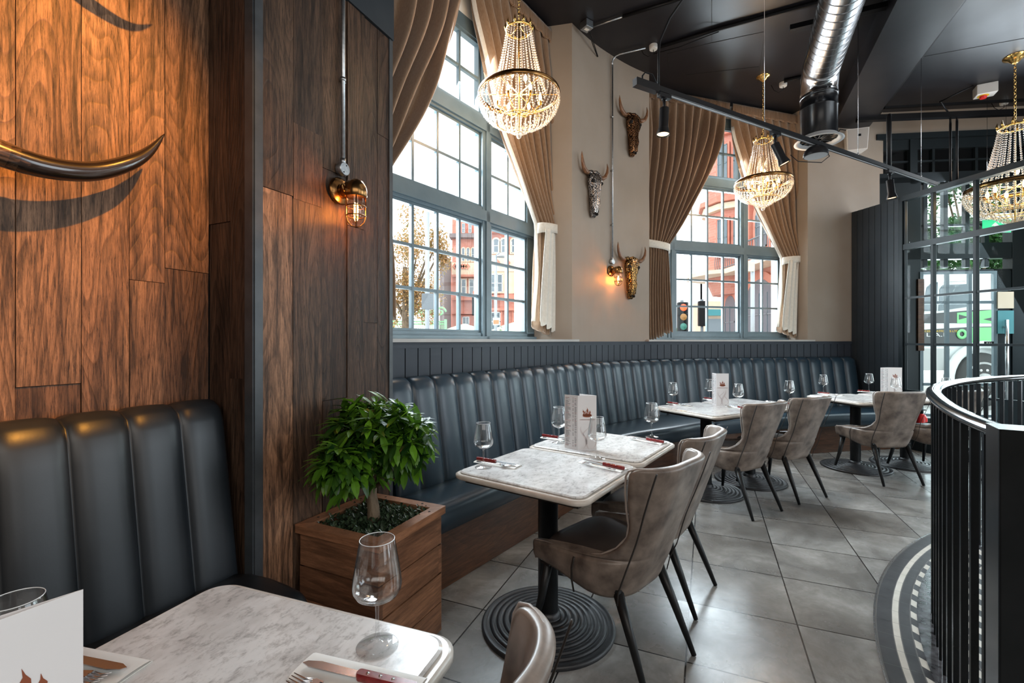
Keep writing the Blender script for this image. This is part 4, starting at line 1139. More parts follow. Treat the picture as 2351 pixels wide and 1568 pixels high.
# ---------------------------------------------------------------- potted shrub
pl = thing('potted_shrub', 'leafy green shrub in a square wooden planter by the wooden wall', 'plant')
PO = BD0+BDir*.175+nB*.012; u1 = BDir; u2 = nB; PS = .455; PZ = .586
def pp(a, b): return PO+u1*a+u2*b
mb = MB(); r_ = random.Random(8)
nb = 4; hb_ = (PZ-.045)/nb
for k in range(nb):
    z0 = .01+k*hb_; z1 = z0+hb_-.005
    for (a0, b0), (a1, b1) in (((.015, .015), (.015, PS-.015)), ((.015, PS-.015), (PS-.015, PS-.015)), ((PS-.015, PS-.015), (PS-.015, .015)), ((PS-.015, .015), (.015, .015))):
        mb.rnd = .25+.5*r_.random(); A_, B_ = pp(a0, b0), pp(a1, b1); t_ = r_.uniform(-.003, .003)
        mb.seg(A_, B_, z0, z1, t_-.002, .024)
mb.build('planter_box', M['wood_planter'], pl, bevel=.003)
mb = MB()
for (a0, b0), (a1, b1) in (((0, 0), (0, PS)), ((0, PS), (PS, PS)), ((PS, PS), (PS, 0)), ((PS, 0), (0, 0))):
    mb.rnd = .45+.3*r_.random(); A_, B_ = pp(a0, b0), pp(a1, b1); d_ = (B_-A_).normalized(); n_ = Vector((-d_.y, d_.x)); w_ = .052
    mb.prism([tuple(A_), tuple(B_), tuple(B_-d_*w_+n_*w_), tuple(A_+d_*w_+n_*w_)], PZ-.034, PZ)
rim = mb.build('planter_rim', M['wood_planter'], pl, bevel=.003)
mb = MB()
for a_, b_ in ((.1, .026), (.36, .026), (.1, PS-.026), (.36, PS-.026), (PS-.026, .12), (PS-.026, .34)):
    p = pp(a_, b_); mb.lathe([(.006, PZ+.0004), (.006, PZ+.0008)], 8, (p.x, p.y, 0))
mb.build('screw', M['dark_hole'], rim)
mb = MB(); mb.prism([tuple(pp(.03, .03)), tuple(pp(.03, PS-.03)), tuple(pp(PS-.03, PS-.03)), tuple(pp(PS-.03, .03))], PZ-.08, PZ-.05); mb.build('soil', M['soil'], pl)
def leafq(mb, p, d, ln, w, up, fold=.25, rnd=.5, droop=.2):
    d = Vector(d).normalized(); s_ = d.cross(Vector(up)); 
    if s_.length < .01: s_ = d.cross(Vector((1, 0, 0)))
    s_.normalize(); n_ = s_.cross(d).normalized(); mb.rnd = max(.01, rnd); vs = []
    for t, ww in ((0, .08), (.25, .75), (.55, 1), (.8, .62), (1, .04)):
        c = Vector(p)+d*ln*t-n_*ln*droop*t*t
        vs += [c-s_*w*ww+n_*w*fold*ww, c, c+s_*w*ww+n_*w*fold*ww]
    fs = []
    for k in range(4): fs += [(3*k, 3*k+1, 3*k+4, 3*k+3), (3*k+1, 3*k+2, 3*k+5, 3*k+4)]
    mb.add(vs, fs, False)
mb = MB(); r_ = random.Random(4)
for k in range(1500):
    p = pp(.045+r_.random()*(PS-.09), .045+r_.random()*(PS-.09)); a = r_.uniform(0, 2*PI)
    z = PZ-.045+r_.random()*.035
    leafq(mb, (p.x, p.y, z), (math.cos(a), math.sin(a), r_.uniform(.3, 1.6)), .024, .0065, (0, 0, 1), .3, r_.random(), .1)
gc = mb.build('ground_cover', M['box_leaf'], pl); gc['kind'] = 'stuff'
tc_ = pp(PS*.5, PS*.5); cr = Vector((tc_.x+.005, tc_.y-.0, .905))
mb = MB(); mb.tube([(tc_.x+.0, tc_.y, PZ-.06), (tc_.x-.004, tc_.y, PZ+.03), (tc_.x-.014, tc_.y, PZ+.09), (tc_.x-.010, tc_.y, PZ+.15)], [.030, .026, .024, .026], 14)
for k in range(16):
    a = 2*PI*k/16+.3; e = r_.uniform(.2, 1.2); d_ = Vector((math.cos(a)*math.cos(e), math.sin(a)*math.cos(e), math.sin(e)))
    s0 = Vector((tc_.x-.010, tc_.y, PZ+.12)); mb.tube([s0, s0+d_*.09+Vector((0, 0, .02)), s0+d_*.2+Vector((0, 0, .03))], [.012, .007, .003], 6)
mb.build('trunk', M['bark'], pl)
mb = MB(); n_tw = 330
wn = Vector((nB.x, nB.y, 0))
for k in range(n_tw):
    z = 1-2*(k+.5)/n_tw; a = k*2.39996; q = math.sqrt(1-z*z); d_ = Vector((q*math.cos(a), q*math.sin(a), z))
    rr = r_.uniform(.50, 1.02); p = cr+Vector((d_.x*.225, d_.y*.225, d_.z*.215))*rr
    if d_.z < -.7: continue
    if k % 4 == 0: p = cr-Vector((*(BDir*.20), .05))+Vector((d_.x*.10, d_.y*.14, d_.z*.13))*rr
    if k % 9 == 1: p = cr+Vector((*(RD*.16), .03))+Vector((d_.x*.12, d_.y*.12, d_.z*.15))*rr
    side = (p-Vector((BD0.x, BD0.y, 0))).dot(wn)
    if side < .03: p += wn*(.03-side)
    tw = (d_+Vector((0, 0, .25))).normalized()
    for j in range(8):
        aa = 2*PI*j/8+r_.random(); x_ = tw.cross(Vector((.3, .2, 1))).normalized(); y_ = tw.cross(x_)
        ld = (tw*r_.uniform(.1, 1.0)+x_*math.cos(aa)+y_*math.sin(aa)).normalized()
        ln = r_.uniform(.055, .10); st = p-tw*.012*j*.5
        e_ = st+ld*ln
        if (e_-Vector((BD0.x, BD0.y, 0))).dot(wn) < .035: ld = (ld+wn*1.2).normalized()
        if (st+ld*ln-Vector((BD0.x, BD0.y, 0))).dot(wn) < .03 or (st-Vector((BD0.x, BD0.y, 0))).dot(wn) < .03: continue
        leafq(mb, st, ld, ln, ln*.17, (0, 0, 1), .22, min(.99, max(.01, abs(r_.gauss(0, .42)))), .22)
mb.build('foliage', M['leaf'], pl)
# ---------------------------------------------------------------- glasses, cutlery, napkins, menus
TOP = TZ
def make_glass(label, loc):
    t = thing('wine_glass', label, 'wine glass', loc, group='empty wine glasses on the tables')
    mb = MB()
    out = [(.0405, .0), (.0412, .0012), (.040, .0024), (.022, .0050), (.010, .010), (.0048, .018), (.0036, .034), (.0034, .066), (.0042, .082), (.0085, .0895), (.026, .0945), (.041, .104), (.0475, .1155), (.0482, .124), (.0465, .142), (.0410, .176), (.0345, .212), (.0338, .2136)]
    inn = [(.0332, .212), (.0400, .176), (.0455, .142), (.0470, .124), (.0462, .117), (.0400, .1065), (.026, .098), (.008, .0940), (.0008, .0935)]
    mb.lathe(out+inn, 40, caps=False); mb.add([(.0405*math.cos(2*PI*i/40), .0405*math.sin(2*PI*i/40), 0) for i in range(40)], [tuple(reversed(range(40)))])
    mb.build('glass_body', M['glass'], t)
    mb = MB(); mb.tube([(.0338*math.cos(2*PI*i/40), .0338*math.sin(2*PI*i/40), .2136) for i in range(40)], .0007, 6, closed=True); mb.build('rim', M['glass_rim'], t)
    return t
M['glass_rim'] = simple('glass_rim', (.75, .78, .8), .05, spec=1)
GL = [((866, 1484), 'empty wine glass in the foreground, nearest the planter box'),
      ((1110, 1073), 'wine glass at the bench side of the table nearest the shrub'),
      ((1371, 1053), 'wine glass in front of the tall folded menu'),
      ((1283, 1017), 'wine glass just left of the tall folded menu'),
      ((1496, 1003), 'wine glass at the chair end of the table carrying the folded menu'),
      ((1545, 930), 'leftmost wine glass on the middle pair of tables'),
      ((1629, 919), 'wine glass immediately left of the menu on the middle tables'),
      ((1695, 935), 'wine glass immediately right of the menu on the middle tables'),
      ((1812, 924), 'rightmost wine glass on the middle pair of tables'),
      ((1890, 903), 'leftmost wine glass on the far pair of tables'),
      ((1995, 899), 'wine glass left of the open menu on the far tables'),
      ((2057, 911), 'wine glass in front of the open menu on the far tables'),
      ((2173, 914), 'wine glass at the far right beside the curved handrail')]
g0 = None
for (p, lab) in GL:
    q = fl(*p, TOP); q.z = TOP+.0005
    if g0 is None: g0 = make_glass(lab, q)
    else: dup(g0, q, 0, lab)
dup(g0, (-.762, .70, TOP+.0005), 0, 'wine glass cut by the left picture edge, behind the foreground menu')
def make_setting(where):
    k = thing('steak_knife', 'red-handled steak knife '+where, 'knife', group='red-handled steak knives')
    mb = MB(); P = rrect(.058, .0095, .006, 3)
    ringloft(mb, [([(x+.058, y*.8) for x, y in P], -.006), ([(x+.058, y) for x, y in P], -.002), ([(x+.058, y) for x, y in P], .003), ([(x+.058, y*.75) for x, y in P], .007)]); h_ = mb.build('handle', M['knife_red'], k)
    for x in (.045, .07, .095):
        mb = MB(); mb.lathe([(.0032, .007), (.0030, .0078), (.0004, .008)], 10, (x, 0, 0)); mb.build('rivet', M['steel'], h_)
    mb = MB(); mb.prism([(.112, -.008), (.20, -.0095), (.225, -.004), (.232, .003), (.215, .009), (.112, .0085)], -.0008, .0012); mb.build('blade', M['steel'], k, bevel=.0006)
    f = thing('fork', 'steel fork '+where, 'fork', group='steel forks')
    mb = MB(); mb.tube([(0, 0, 0), (.04, 0, .001), (.10, 0, .002), (.125, 0, .006), (.14, 0, .006)], [.006, .0048, .003, .0032, .007], 8, flat=.35, up=(0, 0, 1)); mb.build('handle', M['steel'], f)
    mb = MB(); mb.prism([(.136, -.009), (.152, -.012), (.158, -.012), (.158, .012), (.152, .012), (.136, .009)], .003, .006)
    for y in (-.0105, -.0035, .0035, .0105): mb.tube([(.155, y, .0045), (.175, y, .002), (.198, y*.95, .009)], [.0022, .0019, .0007], 5)
    mb.build('tines', M['steel'], f)
    n_ = MB(); W_, L_ = .037, .12
    n_.grid(2, 12, lambda u, v: (0 if u < .5 else 2*L_, -W_+2*W_*v, .001+.0055*abs(math.sin(PI*v))**.35), smooth=True)
    n_.prism([(0, -W_), (2*L_, -W_), (2*L_, W_), (0, W_)], .0, .0012)
    n = tag(n_.build('napkin', M['napkin'], bevel=0), 'folded white paper napkin '+where, 'napkin', 'folded white napkins')
    return k, f, n
ST = [((1092, 1054), (1186, 1070), 'at the bench side of the table nearest the shrub'),
      ((1437, 1079), (1334, 1056), 'at the chair side of the table nearest the shrub'),
      ((1240, 1000), (1325, 1012), 'left of the tall folded menu'),
      ((1530, 1018), (1440, 1001), 'at the chair side of the table with the tall menu'),
      ((1531, 924), (1583, 931), 'at the left end of the middle tables'),
      ((1716, 939), (1672, 931), 'at the near edge of the middle tables, right of the menu'),
      ((1616, 914), (1662, 920), 'at the bench side of the middle tables, left of the menu'),
      ((1816, 928), (1760, 920), 'at the right end of the middle tables'),
      ((1880, 902), (1930, 906), 'at the left end of the far tables'),
      ((1982, 898), (2012, 900), 'on the far tables, left of the open menu'),
      ((958, 1592), (690, 1527), 'in the foreground beside the big wine glass'),
      ((20, 1490), (335, 1556), 'behind the foreground menu at the bottom left')]
s0 = None
for (ph, pt_, wh) in ST:
    a = fl(*ph, TOP+.01); b = fl(*pt_, TOP+.01); d_ = (b-a); rz = math.atan2(d_.y, d_.x); c_ = (a+b)/2; d_.z = 0; d_.normalize(); nn = Vector((-d_.y, d_.x, 0))
    if wh.startswith('behind'): d_ = -d_; 
    if s0 is None: s0 = make_setting(wh); trio = s0
    else:
        trio = (dup(s0[0], label='red-handled steak knife '+wh), dup(s0[1], label='steel fork '+wh), dup(s0[2], label='folded white paper napkin '+wh))
    sg = 1 if rz > -PI/2 and rz < PI/2 else -1
    near = nn if nn.y < 0 else -nn                         # towards the camera
    k_, f_, n_ = trio
    if wh.startswith('behind'): rz += 0
    k_.location = c_-Vector((math.cos(rz), math.sin(rz), 0))*.116-near*.004+Vector((0, 0, TOP+.0145-c_.z))
    f_.location = c_-Vector((math.cos(rz), math.sin(rz), 0))*.09+near*.031+Vector((0, 0, TOP+.0095-c_.z))
    n_.location = c_-Vector((math.cos(rz), math.sin(rz), 0))*.115-near*.010+Vector((0, 0, TOP+.0006-c_.z))
    for o in trio: o.rotation_euler.z = rz
    f_.rotation_euler.z = rz+.04
def text(s, size, mat, parent, loc, rot, ext=.0003, align='CENTER', name='lettering', wid=None):
    c = bpy.data.curves.new(name, 'FONT'); c.body = s; c.size = size; c.extrude = ext; c.align_x = align; c.align_y = 'CENTER'
    c.materials.append(mat); o = bpy.data.objects.new(name, c); C.objects.link(o); o.parent = parent; o.location = loc; o.rotation_euler = rot
    if wid: o.scale.x = wid
    bpy.context.view_layer.update()
    me = bpy.data.meshes.new_from_object(o.evaluated_get(bpy.context.evaluated_depsgraph_get()))
    n = bpy.data.objects.new(name, me); C.objects.link(n); n.parent = parent; n.location = loc; n.rotation_euler = rot
    if wid: n.scale.x = wid
    bpy.data.objects.remove(o)
    return n
def flame_polys(k=.000240):
    T = [[(553, 482), (572, 520), (600, 545), (604, 572), (592, 590), (606, 645), (560, 640), (550, 600), (565, 585), (572, 565), (545, 548), (556, 520)],
         [(622, 512), (624, 540), (642, 570), (640, 645), (600, 645), (597, 600), (612, 582), (616, 560), (611, 538)],
         [(648, 432), (662, 470), (680, 500), (682, 540), (668, 570), (672, 600), (684, 645), (636, 645), (640, 600), (652, 560), (635, 530), (640, 500), (652, 478)],
         [(690, 538), (702, 575), (714, 600), (704, 645), (668, 645), (670, 600), (688, 585), (682, 560)],
         [(714, 496), (722, 525), (738, 550), (736, 575), (726, 590), (750, 605), (766, 632), (700, 650), (694, 600), (708, 575), (700, 550), (712, 525)]]
    T.append([(655+108*math.cos(2*PI*q/28), 636+36*math.sin(2*PI*q/28)) for q in range(28)])
    return [[((x-655)*k, (672-y)*k) for x, y in P] for P in T]
def make_menu(label, pts, logo, txt):
    """pts: plan points of the folds; panels stand on the table top"""
    t = thing('folded_menu', label, 'menu'); h = .303; z0 = TOP+.0008
    c0 = Vector(pts[0]); t.location = (c0.x, c0.y, z0); r = random.Random(3)
    for i in range(len(pts)-1):
        a = Vector(pts[i])-c0; b = Vector(pts[i+1])-c0; d = (b-a); w = d.length; d.normalize(); rz = math.atan2(d.y, d.x)
        mb = MB(); mb.box((w/2, 0, h/2), (w, .0009, h)); p = mb.build('panel', M['menu_paper'], t, loc=(a.x, a.y, 0)); p.rotation_euler.z = rz
        n_ = Vector((d.y, -d.x)); cen = c0+(a+b)/2; sd = -1 if n_.dot(-cen) > 0 else 1      # side facing the room
        y = sd*.0007
        def flat(polys, mat, name, dy=0.):
            mb = MB()
            for P in polys:
                vs = [(x, y+sd*dy, z) for x, z in P]; mb.add(vs, [tuple(range(len(vs)))])
            return mb.build(name, mat, p)
        if i in logo:
            flat([[(w/2+x, h*.60+z) for x, z in P] for P in flame_polys()], M['menu_logo'], 'flame_emblem', .0002)
            text('CHURRASCO STEAKHOUSE', .0075, M['menu_logo'], p, (w/2, y+sd*.0003, h*.555), (PI/2, 0, 0 if sd < 0 else PI), wid=.92*w/.105)
            gh = []
            for cx, zz, hh, ww, le in ((.30, .02, .42, .12, 1), (.60, .0, .5, .16, -1), (.82, .03, .34, .10, 1), (.45, .22, .25, .08, -1)):
                L = []; R = []
                for k in range(15):
                    q = k/14; x = w*cx+w*.16*le*math.sin(q*PI*1.7); s_ = w*ww*math.sin(PI*q)**.8*.5+.0002
                    L.append((x-s_, h*(zz+hh*q))); R.append((x+s_, h*(zz+hh*q)))
                gh.append(R+L[::-1])
            flat(gh, M['menu_ghost'], 'flame_motif', .0001)
        if i in txt:
            rows = []; red = []
            for col, (x0, xw) in enumerate(((.07, .42), (.60, .10), (.76, .16))):
                z = .955; n = 0
                while z > .05:
                    n += 1
                    if r.random() < .10: z -= .012; 
                    ww = xw*(.35+.65*r.random()) if col == 0 else xw*(.7+.3*r.random())
                    if col and r.random() < .25: z -= .011; continue
                    q = [(w*x0, h*z), (w*(x0+ww), h*z), (w*(x0+ww), h*(z-.0052)), (w*x0, h*(z-.0052))]
                    (red if n % 11 == 1 else rows).append(q); z -= .0125
            flat(rows, M['menu_text'], 'menu_listing', .0002); flat(red, M['menu_red'], 'menu_heading', .0002)
    return t
make_menu('tall folded menu with flame emblem standing on the near pair of tables', [(.300, 2.606), (.367, 2.546), (.471, 2.552), (.39, 2.64)], (1,), (0,))
make_menu('folded flame-emblem menu standing on the middle pair of tables', [(1.908, 4.36), (1.905, 4.265), (2.020, 4.262)], (1,), (0,))
make_menu('open menu with price list and flame emblem on the far pair of tables', [(4.19, 5.20), (4.31, 5.235), (4.435, 5.20)], (1,), (0,))
make_menu('pale menu with flame emblem at the bottom left corner in the foreground', [(-.578, .472), (-.5285, .5635), (-.590, .482)], (0,), (1,))
# ---------------------------------------------------------------- curved railing with newel post
rl = thing('curved_railing', 'black curved metal railing with flat uprights and square post at the right', 'railing')
def rr_(a): return 3.362+.115*sm(rad(141), rad(168), a)
def rp(a, z, dr_=0.): return (MC.x+(rr_(a)+dr_)*math.cos(a), MC.y+(rr_(a)+dr_)*math.sin(a), z)
mb = MB(); mb.tube([rp(rad(88+72.6*i/70), 1.098) for i in range(71)], .032, 14, flat=.62, up=(0, 0, 1)); mb.build('handrail', M['rail_polish'] if 'rail_polish' in M else M['rail_paint'], rl)
a = rad(156.5); k = 0
while a > rad(89):
    c = rp(a, 0); mb = MB(); mb.box((c[0], c[1], .54), (.020, .013, 1.07), a); mb.build('baluster', M['rail_paint'], rl); a -= .108/3.4
mb = MB()
ang = math.radians(57); u_ = Vector((math.cos(ang), math.sin(ang))); v_ = Vector((u_.y, -u_.x)); p0 = Vector((1.156, 1.086))
q = [p0, p0+v_*.30, p0+v_*.30+u_*.10, p0+u_*.10]
mb.prism([tuple(x) for x in q], 0, 1.15); mb.build('newel_post', M['rail_paint'], rl, bevel=.004)
mb = MB(); arcs(mb, 3.335, 3.425, rad(80), rad(157), 60, .0075); struct(mb.build('trim_5', M['marble_black']), 'black marble strip under the curved railing')
# ---------------------------------------------------------------- ceiling equipment
TRZ = 3.15
T0_ = fl(1470, 197, TRZ); T1_ = fl(2150, 427, TRZ); td = (T1_-T0_).normalized(); tn = Vector((-td.y, td.x, 0))
def tr(px): p = Vector(T0_[:2]); s = hit(p, Vector(td[:2]), px); q = T0_+td*s; return q
tk = thing('track_rail', 'long black lighting track hanging diagonally on thin wires', 'lighting track')
mb = MB(); mb.seg(T0_, T1_, TRZ, TRZ+.038, -.018, .018); mb.build('rail', M['track_black'], tk, bevel=.003)
mb = MB(); mb.seg(T0_, T1_-td*.02, TRZ-.0015, TRZ+.001, -.006, .006); mb.build('conductor_slot', M['grey_grille'], tk)
mb = MB(); mb.seg(T0_-td*.05, T0_+td*.16, TRZ-.012, TRZ+.04, -.024, .024); mb.build('feed_box', M['track_black'], tk, bevel=.003)
for px in (1755, 1970, 2115):
    q = tr(px); mb = MB(); mb.tube([(q.x, q.y, TRZ+.039), (q.x, q.y, CEIL)], .0022, 6); mb.tube([(q.x, q.y, TRZ+.039), (q.x, q.y, TRZ+.065)], .006, 8); mb.build('suspension_wire', M['steel'], tk)
q = tr(2041); g_ = at(2041, 273, 6.10); mb = MB(); mb.tube([(q.x, q.y, TRZ+.039), (q.x, q.y, 3.70), (q.x+.02, q.y+.02, 3.73), (g_.x, g_.y, 4.33)], .022, 8); mb.build('drop_rod', M['track_black'], tk)
q = tr(1512); mb = MB(); mb.tube([(q.x, q.y, TRZ+.03), (q.x, q.y, 3.42), (q.x+.01, q.y, 3.52), (q.x+.07, q.y-.03, 3.66), (q.x+.22, q.y-.12, 3.86), (q.x+.5, q.y-.3, 4.2), (q.x+.9, q.y-.6, 4.64)], .008, 8); mb.build('flexible_conduit', M['track_black'], tk)
mb = MB(); e_ = T0_+td*.02; mb.tube([(e_.x, e_.y, TRZ+.035), (e_.x, e_.y, TRZ+.075), (e_.x+.02, e_.y, TRZ+.10), (e_.x+.07, e_.y, TRZ+.085), (q.x-.005, q.y, TRZ+.045), (q.x, q.y, TRZ+.07)], .006, 8); mb.build('feed_cable', M['track_black'], tk)
def spotlight(label, px, tilt, turn, e):
    q = tr(px); t = thing('spotlight', label, 'spotlight', (q.x, q.y, TRZ), group='black track spotlights')
    mb = MB(); mb.box((0, 0, -.0175), (.11, .034, .03), math.atan2(td.y, td.x)); mb.tube([(0, 0, -.028), (0, 0, -.045)], .02, 12); mb.build('adapter', M['track_black'], t)
    mb = MB(); mb.tube([(0, 0, -.04), (0, 0, -.115)], .011, 10); mb.build('stem', M['track_black'], t)
    R = Matrix.Translation((0, 0, -.115)) @ Matrix.Rotation(turn, 4, 'Z') @ Matrix.Rotation(tilt, 4, 'Y')
    mb = MB(); mb.lathe([(.030, .012), (.033, .008), (.033, -.13), (.036, -.135), (.047, -.175), (.048, -.182), (.044, -.182), (.038, -.165)], 28, M=R, caps=False)
    mb.lathe([(.001, .0125), (.030, .012)], 28, M=R, caps=False); mb.build('head', M['track_black'], t)
    mb = MB(); mb.lathe([(.001, -.168), (.038, -.166), (.041, -.175)], 28, M=R, caps=False); mb.build('lens', M['spot_glow'], t)
    a = t.location+(R @ Vector((0, 0, -.20))); b = t.location+(R @ Vector((0, 0, -1.5)))
    spot('spot_lamp', a, b, e, (1, .70, .42), 75, .8, .03)
spotlight('black track spotlight at the left end of the track, glowing lens facing down', 1525, .05, 0, 24)
spotlight('tilted black track spotlight just in front of the far chandelier', 1780, .42, PI*.95, 24)
spotlight('black track spotlight nearest the glass partition', 2043, .12, PI, 16)
q = tr(1873); t = thing('track_speaker', 'small round black speaker dome hanging under the track', 'speaker', (q.x, q.y, TRZ))
mb = MB(); mb.lathe([(.03, -.005), (.06, -.02), (.092, -.05), (.10, -.085), (.098, -.10)], 32, caps=True); mb.build('dome', M['track_black'], t)
mb = MB(); mb.lathe([(.001, -.108), (.06, -.107), (.092, -.1015)], 32, caps=False); mb.build('grille', M['grey_grille'], t)
mb = MB(); mb.tube([(.08, 0, -.03), (.16, .05, -.08), (.12, .1, -.12), (-.1, .1, -.11), (-.2, .05, -.07)], .004, 6); mb.build('cable', M['track_black'], t)
# spiral duct with its drop and diffuser
dv = Vector((3.42, 5.10)); t = thing('ventilation_duct', 'big spiral steel ventilation duct with black drop and round diffuser', 'duct')
zA = 4.30; dd = Vector((-.574, -1.15)).normalized(); p_ = []; R_ = []
start = dv+dd*.30
L_ = 4.2; nseg = 40
for i in range(nseg):
    s = L_*i/(nseg-1)
    for e_, r_2 in ((-.012, .1755), (-.006, .1755), (-.002, .1785), (.002, .1785), (.006, .1755), (.012, .1755)): p_.append((start.x+dd.x*(s+e_), start.y+dd.y*(s+e_), zA)); R_.append(r_2)
mb = MB(); mb.tube(p_, R_, 40); mb.build('spiral_pipe', M['duct_steel'] if 'duct_steel' in M else M['steel'], t)
mb = MB(); mb.tube([(dv.x, dv.y, 4.06), (dv.x, dv.y, 4.14), (dv.x+dd.x*.03, dv.y+dd.y*.03, 4.20), (dv.x+dd.x*.10, dv.y+dd.y*.10, 4.27), (dv.x+dd.x*.20, dv.y+dd.y*.20, zA), (dv.x+dd.x*.31, dv.y+dd.y*.31, zA)], .180, 40); mb.build('elbow', M['steel'], t)
mb = MB(); mb.lathe([(.178, 3.62), (.178, 3.93), (.184, 3.935), (.184, 3.95), (.178, 3.955), (.178, 4.06), (.186, 4.065), (.186, 4.085)], 48, (dv.x, dv.y, 0), caps=False); mb.build('drop', M['duct_black'] if 'duct_black' in M else M['black_metal'], t)
mb = MB(); mb.lathe([(.178, 3.63), (.18, 3.60), (.235, 3.585), (.238, 3.578), (.195, 3.58), (.185, 3.60)], 48, (dv.x, dv.y, 0), caps=False); mb.build('diffuser_ring', M['grey_grille'], t)
mb = MB(); mb.lathe([(.178, 3.61), (.17, 3.66), (.001, 3.68)], 40, (dv.x, dv.y, 0), caps=False)
for k in range(14): a = 2*PI*k/14; mb.tube([(dv.x+.03*math.cos(a), dv.y+.03*math.sin(a), 3.60), (dv.x+.175*math.cos(a+.25), dv.y+.175*math.sin(a+.25), 3.605)], .008, 5, flat=.3)
mb.build('swirl_blades', M['track_black'], t)
# conduits, trunking, ceiling roses
def pipe(label, cat, pts, r, mat, name='conduit'):
    o = MB().tube(pts, r, 8).build(name, M[mat]); return tag(o, label, cat)
ZC = CEIL-.022
pipe('thick black conduit crossing the dark ceiling above the far window', 'conduit', [fl(1502, 112, ZC), fl(1652, 66, ZC), fl(1884, 3, ZC), fl(1990, -28, ZC)], .020, 'track_black')
pipe('black conduit on the ceiling running up out of the picture near the junction box', 'conduit', [fl(1430, 38, ZC), fl(1560, -2, ZC), fl(1640, -26, ZC)], .018, 'track_black')
pipe('thin bare conduit leading from the junction box on the cream pier', 'conduit', [fl(1360, 62, ZC), fl(1430, 38, ZC)], .009, 'galv')
pipe('short black conduit between the rose and the ventilation duct', 'conduit', [fl(1800, 186, ZC), fl(1862, 172, ZC)], .024, 'track_black')
_c = pipe('sagging thin cable under the thick ceiling conduit', 'cable', [fl(1500, 124, ZC), fl(1560, 108, ZC-.07), fl(1620, 84, ZC-.06), fl(1650, 73, ZC-.03)], .005, 'track_black', 'cable')
def rose(label, px, py, r=.045):
    p = fl(px, py, CEIL); t = thing('ceiling_rose', label, 'ceiling rose', p, group='white plastic ceiling roses')
    mb = MB(); mb.lathe([(r*.85, -.05), (r*.95, -.046), (r, -.03), (r, 0)], 24); mb.build('cap', M['white_plastic'], t)
    mb = MB(); mb.tube([(0, 0, -.05), (.0, 0, -.09), (-.05, .02, -.115), (-.10, .03, -.08), (-.13, .04, -.01)], .004, 6); mb.build('flex', M['track_black'], t)
    return t
rose('white ceiling rose near the top of the cream pier conduit', 1500, 104)
rose('white ceiling rose between the far chandelier and the duct', 1798, 190)
rose('white ceiling rose at the far right above the lobby', 2305, 232)
# junction box beside the pier
q = at(1347, 66, 4.72); t = thing('junction_box', 'grey junction box under the ceiling beside the cream pier', 'junction box', (q.x, q.y, CEIL-.04))
mb = MB(); mb.box((0, 0, 0), (.095, .095, .075), .6); mb.build('box', M['galv'], t, bevel=.004)
mb = MB(); mb.box((.0, -.0, -.039), (.05, .03, .004), .6); mb.build('label_plate', M['white_plastic'], t)
w_ = wall(s_at(1371), -.004); g_ = Vector((w_.x, w_.y, H+(CY-130)*w_.y/FPX))-t.location
for o_ in (0, .014): mb = MB(); mb.tube([(-.02+o_, -.02, -.03), (-.02+o_+g_.x*.2, -.02+g_.y*.1, g_.z*.35), (g_.x*.6+o_, g_.y*.6, g_.z*.75), (g_.x+o_*.4, g_.y, g_.z)], .005, 6); mb.build('cable', M['track_black'], t)
# second short track left and right of the duct
mb = MB(); mb.seg(fl(1813, 72, 4.5), fl(2042, 17, 4.5), 4.5, 4.55, -.03, .03); tag(mb.build('ceiling_track', M['track_black'], bevel=.003), 'short black ceiling track passing behind the spiral duct', 'lighting track')
# wall speaker
sW = s_at(1962, -.12); pw_ = wall(sW, -.13); hw = whead(sW); zz = H+(CY-325)*pw_.y/FPX
t = thing('wall_speaker', 'white box loudspeaker on the cream wall under the beam', 'speaker', (pw_.x, pw_.y, zz), hw-.45)
mb = MB()
ringloft(mb, [([(-.10, .09), (.10, .09), (.12, -.08), (-.12, -.08)], -.145), ([(-.11, .09), (.11, .09), (.135, -.095), (-.135, -.095)], .145)], False); mb.build('cabinet', M['white_plastic'], t, bevel=.01)
mb = MB(); mb.add([(-.108, -.083, -.135), (.108, -.083, -.135), (.122, -.097, .135), (-.122, -.097, .135)], [(0, 1, 2, 3)]); mb.build('grille', M['white_grille'] if 'white_grille' in M else M['white_plastic'], t, solid=.003)
mb = MB(); mb.box((.02, -.0965, .05), (.03, .006, .03)); mb.build('badge', M['track_black'], t)
mb = MB(); mb.box((-.06, .10, 0), (.05, .07, .08)); mb.build('bracket', M['white_plastic'], t)
mb = MB(); mb.tube([(.0, .09, .1), (-.03, .10, .2), (-.16, .06, .22), (-.26, .0, .06), (-.45, -.15, -.2)], .005, 6); mb.build('cable', M['track_black'], t)
# isolator switch on the ceiling
p = fl(2262, 196, CEIL); t = thing('isolator_switch', 'white isolator switch with red knob on the dark ceiling', 'switch', p, -.5)
mb = MB(); mb.box((0, 0, -.065), (.20, .15, .13)); mb.build('housing', M['white_plastic'], t, bevel=.008)
mb = MB(); mb.lathe([(.055, -.135), (.055, -.130)], 20, (-.02, -.0, 0)); mb.build('yellow_disc', M['yellow_plastic'], t)
mb = MB(); mb.lathe([(.030, -.165), (.034, -.16), (.036, -.135)], 20, (-.02, 0, 0)); mb.build('red_knob', M['red_plastic'], t)
pipe('black cable looping from beside the isolator switch down to the trunking', 'cable', [p+Vector((-.16, -.0, -.01)), p+Vector((-.35, -.05, -.10)), p+Vector((-.6, -.02, -.22)), fl(2180, 262, 4.42)], .010, 'track_black', 'cable')
